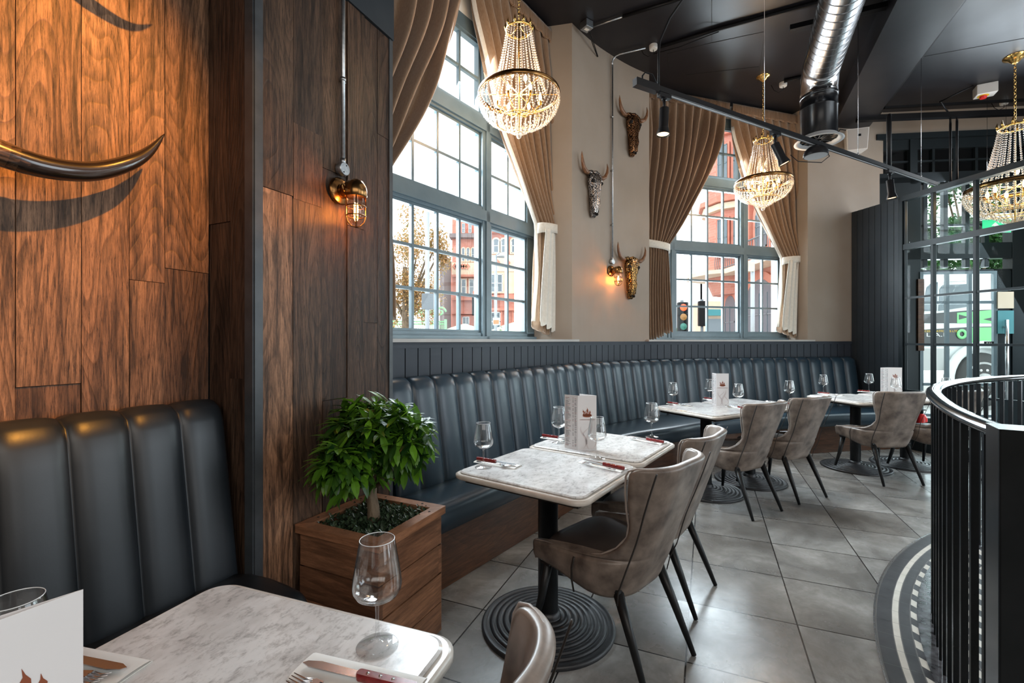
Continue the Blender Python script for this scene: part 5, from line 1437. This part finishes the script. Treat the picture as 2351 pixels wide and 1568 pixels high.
# trunking and pipes above the lobby
def bar3(label, a, b, z, hh, ww, name='cable_trunking', cat='trunking', mat='track_black'):
    mb = MB(); mb.seg(a, b, z, z+hh, -ww/2, ww/2); return tag(mb.build(name, M[mat], bevel=.003), label, cat)
bar3('long black cable trunking running above the glass partition', fl(1968, 279, 4.34), fl(2500, 258, 4.34), 4.34, .07, .07)
bar3('black pipe just above the long trunking over the lobby', fl(2030, 250, 4.50), fl(2500, 224, 4.50), 4.50, .03, .03, 'ceiling_pipe', 'pipe')
pb = [fl(2012, 263, CEIL-.07), fl(2205, 0, CEIL-.07), fl(2290, -110, CEIL-.07)]
pipe('black pipe running along the right side of the ceiling beam', 'pipe', [pb[0], pb[1], pb[1]+(pb[1]-pb[0]).normalized()*2], .045, 'track_black', 'ceiling_pipe')
for px, lab in ((2182, 'left of the two thin black rods holding the partition top'), (2197, 'right of the two thin black rods holding the partition top')):
    s = hit(PC, PDr, px); q = PC+PDr*s; mb = MB(); mb.tube([(q.x, q.y, ZT+.01), (q.x, q.y, 3.86), (q.x+.02, q.y+.02, 3.89), (*at(px, 272, 6.1)[:2], 4.325)], .012, 8); tag(mb.build('hanger_rod', M['track_black']), lab, 'rod')
# lobby: hanging exit sign, fire extinguisher, door sign
q = at(2288, 498, 6.15); t = thing('exit_sign', 'green emergency exit sign hanging in the lobby behind the partition glass', 'sign', q, -.06)
mb = MB(); mb.box((0, 0, 0), (.40, .06, .085)); mb.build('housing', M['white_plastic'], t, bevel=.008)
mb = MB(); mb.box((.0, 0, -.125), (.36, .008, .17)); pn = mb.build('panel', M['sign_green'], t)
mb = MB(); mb.add([(-.02, -.0055, -.07), (-.07, -.0055, -.12), (-.035, -.0055, -.12), (-.035, -.0055, -.19), (-.005, -.0055, -.19), (-.005, -.0055, -.12), (.03, -.0055, -.12)], [(6, 5, 4, 3, 2, 1, 0)]); mb.build('arrow', M['white_plastic'], pn, solid=.001)
for dx in (-.12, .12): mb = MB(); mb.tube([(dx, 0, .04), (dx, 0, CEIL-q.z)], .002, 6); mb.build('hanging_wire', M['steel'], t)
q = fl(2118, 1010, 0); q.x += .02; t = thing('fire_extinguisher', 'red fire extinguisher standing in the lobby behind the glass', 'fire extinguisher', (q.x-.03, q.y, .0)); t.scale = (.66, .66, .82)
mb = MB(); mb.lathe([(.085, .02), (.09, .04), (.09, .36), (.06, .42), (.03, .44)], 28); mb.build('cylinder', M['red_plastic'], t)
mb = MB(); mb.lathe([(.028, .44), (.028, .49)], 16); mb.box((.03, 0, .50), (.10, .02, .015)); mb.build('valve', M['track_black'], t)
mb = MB(); mb.lathe([(.12, 0), (.12, .02)], 28); mb.build('foot_ring', M['red_plastic'], t)
s = es(2263); q = EW0+EWd*s; t = thing('door_sign', 'small black PULL sign on the street door', 'sign', (q.x, q.y-.045, H+(CY-788)*(q.y-.045)/FPX), math.atan2(EWd.y, EWd.x))
mb = MB(); mb.box((0, 0, 0), (.125, .006, .05)); pl_ = mb.build('plate', M['track_black'], t, bevel=.002)
text('PULL', .034, M['white_plastic'], pl_, (0, -.004, 0), (PI/2, 0, 0))
s = es(2215); q = EW0+EWd*s; t = thing('notice', 'white paper notice stuck on the dark lobby window post', 'notice', (q.x, q.y-.05, H+(CY-457)*(q.y-.05)/FPX), math.atan2(EWd.y, EWd.x))
mb = MB(); mb.box((0, 0, 0), (.10, .002, .11)); mb.build('sheet', M['menu_paper'], t)
mb = MB()
for k in range(7): mb.box((0, -.0015, .04-.012*k), (.075, .0006, .003))
mb.build('print', M['menu_text'], t)
# ---------------------------------------------------------------- the street outside
mb = MB(); mb.box((6, 52, -.26), (150, 90, .1)); mb.box((30, 0, -.26), (38.5, 14, .1)); struct(mb.build('ground_street', M['asphalt']), 'pale paved street outside the windows')
# brick jamb outside the near window
mb = MB(); o_ = W1R+NH*.13; sj = hit(W1R+NH*.42, -DH, 1196); mb.seg(W1R+DH*.25, W1R-DH*sj, 1.2, 4.6, .12, .42); struct(mb.build('wall_outer_jamb', M['red_brick']))
def lit(p): return p
def sash(par, c, w, h, axis, nrm, mat_f='far_frame', arch=False, bars=1, depth=.10, sur='buff_stone', swid=.14):
    """a window on a facade: c = centre of its base, axis = unit vector along the facade, nrm = towards the viewer"""
    A_ = Vector((*axis, 0)); N_ = Vector((*nrm, 0)); Zv = Vector((0, 0, 1)); c = Vector(c)
    def outline(hw, hh, z0=0.):
        P = [(-hw, z0), (hw, z0)]
        if arch: P += [(hw*math.cos(a), hh-hw+hw*math.sin(a)) for a in [PI*k/10 for k in range(11)]]
        else: P += [(hw, hh), (-hw, hh)]
        return P
    def slab(P, d0, d1, mat, name, parent):
        mb = MB(); n = len(P); vs = [tuple(c+A_*x+Zv*z+N_*d0) for x, z in P]+[tuple(c+A_*x+Zv*z+N_*d1) for x, z in P]
        mb.add(vs, [tuple(range(n)), tuple(reversed(range(n, 2*n)))]+[(i, i+n, (i+1) % n+n, (i+1) % n) for i in range(n)]); return mb.build(name, M[mat], parent)
    f = slab(outline(w/2+swid, h+swid, -swid*.8), .0, .10, sur, 'window_surround', par)
    slab(outline(w/2, h), .10, .115, 'far_window', 'pane', f)
    mb = MB()
    def bar(x0, x1, z0, z1):
        vs = [tuple(c+A_*x+Zv*z+N_*d) for d in (.115, .135) for x, z in ((x0, z0), (x1, z0), (x1, z1), (x0, z1))]
        mb.add(vs, [(4, 5, 6, 7), (0, 1, 5, 4), (1, 2, 6, 5), (2, 3, 7, 6), (3, 0, 4, 7)])
    t_ = min(.05, w*.11); bar(-w/2, -w/2+t_, 0, h-(w/2 if arch else 0)); bar(w/2-t_, w/2, 0, h-(w/2 if arch else 0)); bar(-w/2, w/2, 0, t_); bar(-w/2, w/2, h*.5-t_/2, h*.5+t_/2)
    if not arch: bar(-w/2, w/2, h-t_, h)
    for k in range(1, bars+1): bar(-w/2+w*k/(bars+1)-t_*.35, -w/2+w*k/(bars+1)+t_*.35, 0, h*(.8 if arch else 1))
    mb.build('sash_bars', M[mat_f], f)
# --- pub-like red brick building seen through the near window
Z1 = 30.; k1 = Z1/FPX
def fx(px): return (px-CX)*k1
def fz(py): return H+(CY-py)*k1
bA = thing('red_brick_building', 'ornate red brick building with arched windows seen through the near window', 'building', (0, 0, 0))
mb = MB(); mb.prism([(fx(1038), Z1), (fx(1112), Z1), (fx(1112), Z1+12), (fx(1038), Z1+12)], -.2, fz(500)); mb.prism([(fx(1112), Z1-.6), (fx(1150), Z1-1.6), (fx(1215), Z1-1.6), (fx(1262), Z1-.6), (fx(1262), Z1+12), (fx(1112), Z1+12)], -.2, fz(538)); mb.build('brick_wall', M['red_brick'], bA)
mb = MB(); vs = []
P = [(1038, 540), (1112, 540), (1112, 505), (1104, 500), (1098, 482), (1080, 470), (1064, 480), (1056, 500), (1044, 512)]
n = len(P); vs = [(fx(x), Z1-.15, fz(y)) for x, y in P]+[(fx(x), Z1+1, fz(y)) for x, y in P]
mb.add(vs, [tuple(range(n)), tuple(reversed(range(n, 2*n)))]+[(i, i+n, (i+1) % n+n, (i+1) % n) for i in range(n)]); mb.build('gable', M['red_stone'], bA)
mb = MB()
for (y0, y1, mt) in ((538, 545, 'dark'), ): pass
def band(x0, x1, ya, yb, zc, mat, d=.22, name='stone_band'):
    mb = MB(); mb.box(((fx(x0)+fx(x1))/2, zc, (fz(ya)+fz(yb))/2), (abs(fx(x1)-fx(x0)), d*2, abs(fz(ya)-fz(yb)))); mb.build(name, M[mat], bA)
band(1034, 1114, 540, 549, Z1-.1, 'dark_stone', .45); band(1110, 1264, 536, 542, Z1-1.65, 'dark_stone', .5); band(1112, 1262, 542, 549, Z1-1.6, 'red_stone', .3)
band(1038, 1112, 604, 632, Z1, 'buff_stone'); band(1114, 1260, 596, 632, Z1-1.55, 'buff_stone', .14); band(1038, 1112, 632, 637, Z1-.05, 'red_stone', .3); band(1114, 1260, 632, 680, Z1-1.5, 'buff_stone', .12)
band(1038, 1112, 684, 690, Z1, 'red_stone', .3); band(1114, 1260, 684, 692, Z1-1.6, 'red_stone', .3); band(1038, 1112, 716, 721, Z1, 'red_stone', .3); band(1114, 1260, 712, 717, Z1-1.6, 'red_stone', .3)
for i in range(12):
    mb = MB(); x = fx(1045+i*5.8 if i < 6 else 1122+(i-6)*22); yy = Z1-.25 if i < 6 else Z1-1.72; s_ = .17; z = fz(613)
    mb.add([(x-s_, yy-.02, z), (x, yy-.02, z-s_*1.3), (x+s_, yy-.02, z), (x, yy-.02, z+s_*1.3)], [(0, 1, 2, 3)]); mb.build('red_rosette', M['red_stone'], bA)
mb = MB()
for x0, x1, x2, yt in ((1116, 1240, 1264, 464),): mb.add([(fx(1108), Z1-.5, fz(536)), (fx(1264), Z1-.5, fz(536)), (fx(1262), Z1+4, fz(462)), (fx(1126), Z1+4, fz(462)), (fx(1108), Z1+9, fz(536)), (fx(1264), Z1+9, fz(536))], [(0, 1, 2, 3), (3, 2, 5, 4), (0, 3, 4), (1, 5, 2)])
mb.build('roof', M['slate'], bA)
mb = MB(); mb.add([(fx(1070), Z1+2, fz(476)), (fx(1096), Z1+2, fz(476)), (fx(1082), Z1+2, fz(452)), (fx(1070), Z1+4, fz(476)), (fx(1096), Z1+4, fz(476)), (fx(1082), Z1+4, fz(452))], [(0, 1, 2), (3, 5, 4), (0, 2, 5, 3), (1, 4, 5, 2)]); mb.box((fx(1065), Z1+3, fz(470)), (.16, .3, 1.2)); mb.build('chimney_gable', M['red_stone'], bA)
for px in (1065, 1080): sash(bA, (fx(px), Z1-.15, fz(537)), .17*1.2, .62, (1, 0), (0, -1), sur='red_stone', swid=.03)
for px in (1064, 1075, 1086, 1097): sash(bA, (fx(px), Z1, fz(600)), .17, .85, (1, 0), (0, -1), arch=True, bars=0, swid=.06)
for px in (1141, 1158, 1180, 1203, 1222): sash(bA, (fx(px), Z1-1.62, fz(592)), .33, .86, (1, 0), (0, -1), arch=True, bars=0, swid=.10)
for px in (1065, 1083, 1100): sash(bA, (fx(px), Z1, fz(676)), .30, .98, (1, 0), (0, -1), bars=0, swid=.06)
for px in (1133, 1149, 1187, 1205, 1230): sash(bA, (fx(px), Z1-1.62, fz(677)), .33, 1.1, (1, 0), (0, -1), bars=0, swid=.08)
for px in (1070, 1100): sash(bA, (fx(px), Z1, fz(762)), .45, 1.0, (1, 0), (0, -1), bars=1, sur='red_stone', swid=.10)
for px in (1140, 1190, 1232): sash(bA, (fx(px), Z1-1.62, fz(762)), .60, 1.2, (1, 0), (0, -1), bars=1, sur='red_stone', swid=.12)
bW = thing('white_building', 'low white rendered building between the autumn tree and the red brick building', 'building')
mb = MB(); mb.box(((fx(1000)+fx(1029))/2, Z1-2, fz(606)/2-.1), (fx(1029)-fx(1000), 3, fz(606)+.2)); mb.build('wall', M['white_render'], bW)
mb = MB(); mb.box((fx(1033.5), Z1-2, fz(604)/2-.1), (.25, 3, fz(604)+.2)); mb.build('brick_pier', M['dark_stone'], bW)
mb = MB(); mb.prism([(fx(1000), Z1+3), (fx(1036), Z1+3), (fx(1036), Z1+6), (fx(1000), Z1+6)], -.2, fz(585)); mb.build('rear_wall', M['red_brick'], bW)
# --- ornate terracotta building on the right of the far window: its front runs away along y
XB = 9.75
def bz(px, py): return H+(CY-py)*(XB/uof(px))/FPX
def by(px): return XB/uof(px)
bB = thing('terracotta_building', 'tall ornate terracotta corner building with balconies seen through the far window', 'building')
mb = MB(); mb.prism([(XB, 14.4), (XB+1.6, 14.6), (XB+1.6, 20.6), (XB, 20.6)], -.2, 16.5); mb.build('brick_wall', M['red_brick'], bB)
mb = MB(); mb.lathe([(1.0, 3.4), (1.25, 4.0), (1.25, 15.5), (.2, 18)], 10, (XB+.35, 20.6, 0), smooth=False); mb.build('corner_turret', M['red_brick'], bB)
def bband(z0, z1, d, mat, name='cornice', y0=14.4, y1=20.6, tur=True):
    mb = MB(); mb.box((XB-d/2, (y0+y1)/2, (z0+z1)/2), (d, y1-y0, z1-z0))
    if tur: mb.lathe([(1.27, z0), (1.27+d, z0+.02), (1.27+d, z1-.02), (1.27, z1)], 10, (XB+.35, 20.6, 0), smooth=False)
    mb.build(name, M[mat], bB)
bband(4.15, 4.35, .9, 'buff_stone', 'balcony_slab'); bband(7.3, 7.55, .35, 'red_stone'); bband(7.0, 7.3, .2, 'buff_stone'); bband(10.5, 10.8, .4, 'red_stone'); bband(10.2, 10.5, .2, 'red_stone'); bband(13.2, 13.7, .5, 'red_stone'); bband(12.7, 13.2, .25, 'red_stone')
for y in [14.4+.2+k*2.0 for k in range(3)]:
    mb = MB(); mb.box((XB-.10, y, 9), (.2, .35, 9.2)); mb.build('pilaster', M['red_stone'], bB)
    for z in (4.95, 8.1, 11.1):
        if y < 19: sash(bB, (XB, y+1.1, z), .80, 1.75, (0, -1), (-1, 0), 'frame_paint', arch=(z > 11 or z < 5), bars=1, sur='red_stone', swid=.22)
for k in range(13):
    mb = MB(); mb.box((XB-.30, 14.6+k*.46, 12.55), (.22, .16, .3)); mb.build('corbel', M['red_stone'], bB)
for k in range(30):
    y = 14.5+k*.19; mb = MB(); mb.tube([(XB-.85, y, 4.35), (XB-.85, y+.06, 4.7), (XB-.85, y, 5.1)], .014, 5); mb.build('baluster', M['street_grey'], bB)
mb = MB(); mb.tube([(XB-.85, 14.4, 5.12), (XB-.85, 20.2, 5.12)], .03, 6); mb.tube([(XB-.85, 14.4, 4.42), (XB-.85, 20.2, 4.42)], .02, 6); mb.build('balcony_rail', M['street_grey'], bB)
for y, w in ((17.85, 2.3), (20.25, .95)): sash(bB, (XB, y, 1.0), w, 2.75 if w > 1 else 2.35, (0, -1), (-1, 0), 'street_grey', arch=True, bars=3 if w > 1 else 1, sur='red_stone', swid=.30)
for z_ in (5.0, 8.2, 11.2):
    for a_ in (-112, -140): sash(bB, (XB+.35+1.22*math.cos(rad(a_)), 20.6+1.22*math.sin(rad(a_)), z_), .42, 1.6, (-math.sin(rad(a_)), math.cos(rad(a_))), (math.cos(rad(a_)), math.sin(rad(a_))), 'frame_paint', bars=0, sur='red_stone', swid=.08)
# distant pale block and shop
bC = thing('distant_building', 'pale grey distant buildings down the street in the far window', 'building')
for x0, x1, yt in ((1597, 1612, 632), (1552, 1600, 700), (1608, 1626, 640)):
    Zc = 60.; mb = MB(); mb.box((((x0+x1)/2-CX)*Zc/FPX, Zc+4, (H+(CY-yt)*Zc/FPX)/2), ((x1-x0)*Zc/FPX, 8, H+(CY-yt)*Zc/FPX)); mb.build('block', M['white_render'], bC)
bD = thing('shop_front', 'small shop with blue-green fascia beside the terracotta building', 'building')
Zc = 26.; mb = MB(); mb.box(((1645-CX)*Zc/FPX, Zc+1, 1.7), ((1668-1622)*Zc/FPX, 2, 3.8)); mb.build('wall', M['buff_stone'], bD)
mb = MB(); mb.box(((1640-CX)*Zc/FPX, Zc-.1, 2.95), (1.0, .2, .35)); mb.build('fascia', M['pane_teal'], bD)
mb = MB(); mb.box(((1640-CX)*Zc/FPX, Zc-.05, 1.7), (.9, .12, 1.8)); mb.build('shop_window', M['far_window'], bD)
# --- trees
def tree(label, c, rx, ry, rz_, n, size, mat, trunk=True, seed=1, clumps=26):
    t = thing('tree', label, 'tree', (c[0], c[1], -.2)); r = random.Random(seed); cz = c[2]+.2
    cl = []
    for k in range(clumps):
        while True:
            v = Vector((r.uniform(-1, 1), r.uniform(-1, 1), r.uniform(-1, 1)))
            if v.length < 1: break
        cl.append((Vector((v.x*rx, v.y*ry, cz+v.z*rz_)), r.uniform(.22, .42)))
    mb = MB()
    for k in range(n):
        p, q = cl[k % clumps]; v = Vector((r.gauss(0, 1), r.gauss(0, 1), r.gauss(0, 1))).normalized()*(r.random()**.4)
        a = p+Vector((v.x*rx*q*1.1, v.y*ry*q*1.1, v.z*rz_*q*.8)); d = Vector((r.uniform(-1, 1), r.uniform(-1, 1), r.uniform(-.8, .5)))
        leafq(mb, a, d, size*r.uniform(.7, 1.2), size*.30, (0, 0, 1), .2, r.random(), .2)
    mb.build('foliage', M[mat], t)
    mb = MB()
    if trunk: mb.tube([(0, 0, 0), (.03, 0, cz*.5), (0, 0, cz)], [.16, .12, .06], 10)
    for p, q in cl[:12]: mb.tube([(0, 0, cz-rz_*.8), (p.x*.5, p.y*.5, (p.z+cz-rz_*.8)/2), tuple(p)], [.06, .035, .012], 6)
    mb.build('trunk', M['bark'], t)
    return t
tree('autumn tree with orange-brown leaves outside the near window', (-2.9, 12.4, 3.35), 1.05, 1.0, 1.75, 11000, .075, 'autumn_leaf', seed=3)
tree('green leafy tree above the parked lorry, left one', (13.75, 13.65, 5.0), 1.9, .65, 2.5, 16000, .14, 'tree_leaf', seed=4)
tree('green leafy tree above the parked lorry, right one', (18.4, 14.3, 5.0), 2.5, 1.1, 2.6, 15000, .14, 'tree_leaf', seed=5)
# --- green iron screen, hedges, parasols
gs = thing('iron_screen', 'pale green ornamental iron screen beneath the autumn tree', 'fence')
Zg = 15.; kg = Zg/FPX
def gx(px): return (px-CX)*kg
def gz(py): return H+(CY-py)*kg
mb = MB()
for px in range(905, 1024, 4): mb.tube([(gx(px), Zg, -.2), (gx(px), Zg, gz(738))], .012, 5)
for py in (738, 744, 762): mb.tube([(gx(903), Zg, gz(py)), (gx(1023), Zg, gz(py))], .022, 6)
mb.build('railings', M['pale_green'], gs)
for cx, cy, r0 in ((932, 715, 13), (958, 712, 15), (985, 716, 13), (1012, 716, 12), (945, 722, 8), (972, 722, 8), (998, 722, 8)):
    mb = MB(); mb.tube([(gx(cx)+r0*kg*(1-.045*i)*math.cos(i*.42), Zg, gz(cy)+r0*kg*(1-.045*i)*math.sin(i*.42)) for i in range(20)], .035, 6); mb.build('scroll', M['pale_green'], gs)
for px in (903, 945, 1003, 1023): mb = MB(); mb.box((gx(px), Zg, (gz(733)-.2)/2), (.08, .08, gz(733)+.2)); mb.build('post', M['pale_green'], gs)
def bush(label, c, rx, rz_, n, size, seed):
    r = random.Random(seed); mb = MB()
    for k in range(n):
        a = r.uniform(0, 2*PI); q = r.random()**.5; p = (rx*q*math.cos(a), rx*.5*q*math.sin(a), rz_*r.random()*(1-q*.5)+.0)
        leafq(mb, p, (r.uniform(-1, 1), r.uniform(-1, 1), r.uniform(0, 1)), size, size*.25, (0, 0, 1), .2, r.random(), .1)
    o = mb.build('hedge', M['hedge_leaf'], loc=c); return tag(o, label, 'hedge')
bush('green hedge at the foot of the red brick building', ((1150-CX)*18.6/FPX, 18.6, -.2), .7, 2.2, 1100, .22, 1)
bush('spiky green plant at the foot of the traffic light', ((1554-CX)*14.3/FPX, 14.3, -.2), .3, 2.1, 420, .42, 2)
for px, lab in ((1066, 'pale green café parasol left of the red brick building door'), (1188, 'pale green café parasol before the round bay of the brick building')):
    Zp = 24. if px < 1100 else 21.; t = thing('parasol', lab, 'parasol', ((px-CX)*Zp/FPX, Zp, -.2)); mb = MB(); mb.lathe([(1.5, 1.85), (1.45, 1.95), (.7, 2.25), (.02, 2.45)], 8, smooth=False, caps=False); mb.build('canopy', M['pale_canopy'], t)
    mb = MB(); mb.tube([(0, 0, 0), (0, 0, 2.45)], .03, 8); mb.build('pole', M['white_plastic'], t)
# --- lamp posts, traffic lights, signs
def lamp_post(label, px, Z_, h, head=None):
    t = thing('lamp_post', label, 'lamp post', ((px-CX)*Z_/FPX, Z_, -.2)); mb = MB(); mb.tube([(0, 0, 0), (0, 0, h)], .055, 10); mb.build('pole', M['street_pole'], t)
    if head:
        mb = MB(); mb.tube([(0, 0, h), (head*.5, 0, h+.12), (head, 0, h+.05)], .03, 8); mb.build('arm', M['street_pole'], t)
        mb = MB(); mb.lathe([(.24, -.03), (.22, .03), (.08, .09), (.03, .14)], 16, (head*1.05, 0, h), caps=True); mb.build('lantern', M['street_pole'], t)
    return t
lamp_post('grey street lamp post with big dark sign under the autumn tree', 981, 10.9, 5.0, .42)
lamp_post('grey lamp post in front of the round bay of the brick building', 1138, 17., 4.7, .25)
lamp_post('thin pale post left of the round bay of the brick building', 1126, 20., 7.5)
lamp_post('dark street post against the terracotta building', 1728, 13., 3.85)
t = thing('street_sign', 'square dark back of a street sign on the lamp post', 'sign', ((982-CX)*10.8/FPX, 10.83, H+(CY-692)*10.83/FPX)); mb = MB(); mb.box((0, 0, 0), (.30, .03, .38)); mb.build('plate', M['street_grey'], t, bevel=.02)
t = thing('street_sign', 'small orange and white notice on the post before the brick building', 'sign', ((1139-CX)*16.85/FPX, 16.85, H+(CY-738)*16.85/FPX)); mb = MB(); mb.box((0, 0, 0), (.24, .02, .27)); mb.build('plate', M['far_frame'], t); mb = MB(); mb.box((0, -.012, -.02), (.20, .01, .15)); mb.build('orange_panel', M['orange_sign'], t)
t = thing('street_sign', 'cream square sign on top of the dark street post', 'sign', ((1722-CX)*12.9/FPX, 12.928, H+(CY-612)*12.9/FPX)); mb = MB(); mb.box((0, 0, 0), (.26, .03, .26)); mb.build('plate', M['buff_stone'], t)
def traffic(label, px, py, Z_, turned=False):
    t = thing('traffic_light', label, 'traffic light', ((px-CX)*Z_/FPX, Z_, -.2)); hz = H+(CY-py)*Z_/FPX+.2
    mb = MB(); mb.tube([(0, .05, 0), (0, .05, hz+.5)], .05, 10); mb.build('pole', M['street_grey'], t)
    mb = MB(); mb.box((0, 0, hz), (.30, .16, .88)); mb.build('housing', M['track_black'], t, bevel=.03)
    if not turned:
        for dz_, mt, nm in ((.28, 'lamp_red', 'red_lamp'), (0, 'lamp_off', 'amber_lamp'), (-.28, 'lamp_off_green', 'green_lamp')):
            mb = MB(); mb.lathe([(.10, 0), (.09, .012), (.001, .03)], 18, M=Matrix.Translation((0, -.08, hz+dz_)) @ Matrix.Rotation(PI/2, 4, 'X')); mb.build(nm, M[mt], t)
    return t
traffic('traffic light showing red at the left of the far window', 1567, 728, 13.5)
traffic('turned-away traffic light further right in the far window', 1613, 720, 16., True)
t = traffic('traffic light with red glow at the right edge of the near window view', 1092, 700, 19., True)
mb = MB(); mb.lathe([(.10, 0), (.001, .03)], 18, M=Matrix.Translation((0, -.10, H+(CY-672)*19./FPX+.2)) @ Matrix.Rotation(PI/2, 4, 'X')); mb.build('red_lamp', M['lamp_red'], t)
t = thing('grit_bin', 'yellow bin low behind the far window beside the dark post', 'bin', ((1718-CX)*12.5/FPX, 12.5, -.2)); mb = MB(); ringloft(mb, [(rrect(.14, .14, .03), 0), (rrect(.15, .15, .03), 1.55), (rrect(.17, .17, .03), 1.6), (rrect(.12, .12, .03), 1.78)], False); mb.build('body', M['yellow_band'], t)
# --- lorry parked outside the entrance
ZL = 10.4; kl = ZL/FPX
def lx(px): return (px-CX)*kl
def lz(py): return H+(CY-py)*kl
lo = thing('lorry', 'white, black and green lorry parked outside the entrance glazing', 'lorry')
def side(P, mat, name, y0=0., y1=2.2, par=None):
    mb = MB(); n = len(P); vs = [(lx(x), ZL+y0, lz(y)) for x, y in P]+[(lx(x), ZL+y1, lz(y)) for x, y in P]
    mb.add(vs, [tuple(range(n)), tuple(reversed(range(n, 2*n)))]+[(i, i+n, (i+1) % n+n, (i+1) % n) for i in range(n)]); return mb.build(name, M[mat], par or lo)
side([(2116, 850), (2122, 660), (2132, 634), (2150, 628), (2450, 626), (2450, 850)], 'truck_white', 'cab_body')
side([(2450, 640), (2700, 640), (2700, 850), (2450, 850)], 'truck_white', 'box_body')
side([(2117, 714), (2127, 660), (2140, 648), (2152, 648), (2150, 714)], 'far_window', 'quarter_light', -.012, .01)
side([(2154, 714), (2157, 664), (2164, 655), (2222, 652), (2222, 704)], 'far_window', 'side_window', -.012, .01)
side([(2115, 742), (2115, 722), (2228, 712), (2450, 708), (2450, 742)], 'truck_black', 'waist_panel', -.010, .01)
side([(2196, 742), (2196, 718), (2300, 710), (2450, 708), (2450, 742)], 'truck_green', 'green_stripe', -.016, .01)
side([(2200, 722), (2222, 728), (2200, 734)], 'truck_black', 'stripe_arrow', -.020, .0)
side([(2256, 733), (2278, 728), (2300, 733), (2278, 738)], 'truck_black', 'stripe_diamond', -.020, .0)
side([(2115, 794), (2115, 757), (2240, 750), (2450, 748), (2450, 794)], 'truck_black', 'lower_panel', -.010, .01)
side([(2226, 790), (2226, 752), (2450, 750), (2450, 790)], 'truck_green', 'green_flank', -.014, .01)
side([(2114, 850), (2114, 800), (2180, 800), (2172, 850)], 'hub', 'steps', -.02, .01)
mb = MB(); c_ = (lx(2206), ZL-.02, lz(767)); mb.lathe([(.115, 0), (.115, .01), (.055, .011), (.055, .0)], 28, M=Matrix.Translation(c_) @ Matrix.Rotation(PI/2, 4, 'X'), caps=False); mb.build('ring_emblem', M['truck_green'], lo)
side([(2146, 650), (2150, 642), (2190, 636), (2206, 640), (2200, 648)], 'far_frame', 'mirror', -.25, -.12)
mb = MB(); R_ = Matrix.Translation((lx(2250), ZL-.05, lz(872))) @ Matrix.Rotation(PI/2, 4, 'X'); mb.lathe([(.60, -.30), (.62, -.02), (.60, .03), (.42, .04)], 40, M=R_); wh = mb.build('wheel', M['tyre'], lo)
mb = MB(); mb.lathe([(.42, .02), (.40, .06), (.30, .0), (.16, .0), (.15, .09), (.12, .11), (.001, .12)], 32, M=R_, caps=False); hb2 = mb.build('hub', M['hub'], wh)
for k in range(10): mb = MB(); a = 2*PI*k/10; mb.lathe([(.03, .0), (.03, .05), (.001, .06)], 8, M=R_ @ Matrix.Translation((.23*math.cos(a), .23*math.sin(a), 0))); mb.build('wheel_nut', M['far_frame'], wh)
mb = MB(); mb.tube([(lx(2250)+.80*math.cos(a), ZL-.10, lz(872)+.80*math.sin(a)) for a in [PI*(1.06-.0+(-1.1)*k/20) for k in range(21)]], .09, 8); mb.build('wheel_arch', M['truck_white'], lo)
text('L ACCESS PLATFORMS LTD', .062, M['yellow_plastic'], lo, (lx(2152), ZL-.014, lz(760.5)), (PI/2, 0, 0), wid=1.25)
text('L.A.P', .12, M['far_frame'], lo, (lx(2150), ZL-.014, lz(769)), (PI/2, 0, 0), wid=2.0)
# brown leaflet board inside the lobby beside the door frame
q = at(2113, 723, 6.52); mb = MB(); mb.box((0, 0, 0), (.085, .03, 1.02)); tag(mb.build('wooden_board', M['wood_stain'], loc=q), 'narrow upright brown wooden board left of the street door', 'board')

for (x0, x1, y0, y1, mt, nm, lab) in ((2284, 2317, 670, 708, 'buff_stone', 'notice_board', 'cream board on the dark lobby wall right of the street door'), (2284, 2317, 713, 766, 'pane_teal', 'notice_board', 'teal board below the cream board in the lobby')):
    s_ = (es(x0)+es(x1))/2; q = EW0+EWd*s_; yy = q.y-.042
    mb = MB(); mb.box((0, 0, 0), ((x1-x0)*yy/FPX, .02, (y1-y0)*yy/FPX), math.atan2(EWd.y, EWd.x)); tag(mb.build(nm, M[mt], loc=(q.x, yy, H+(CY-(y0+y1)/2)*yy/FPX)), lab, 'board')
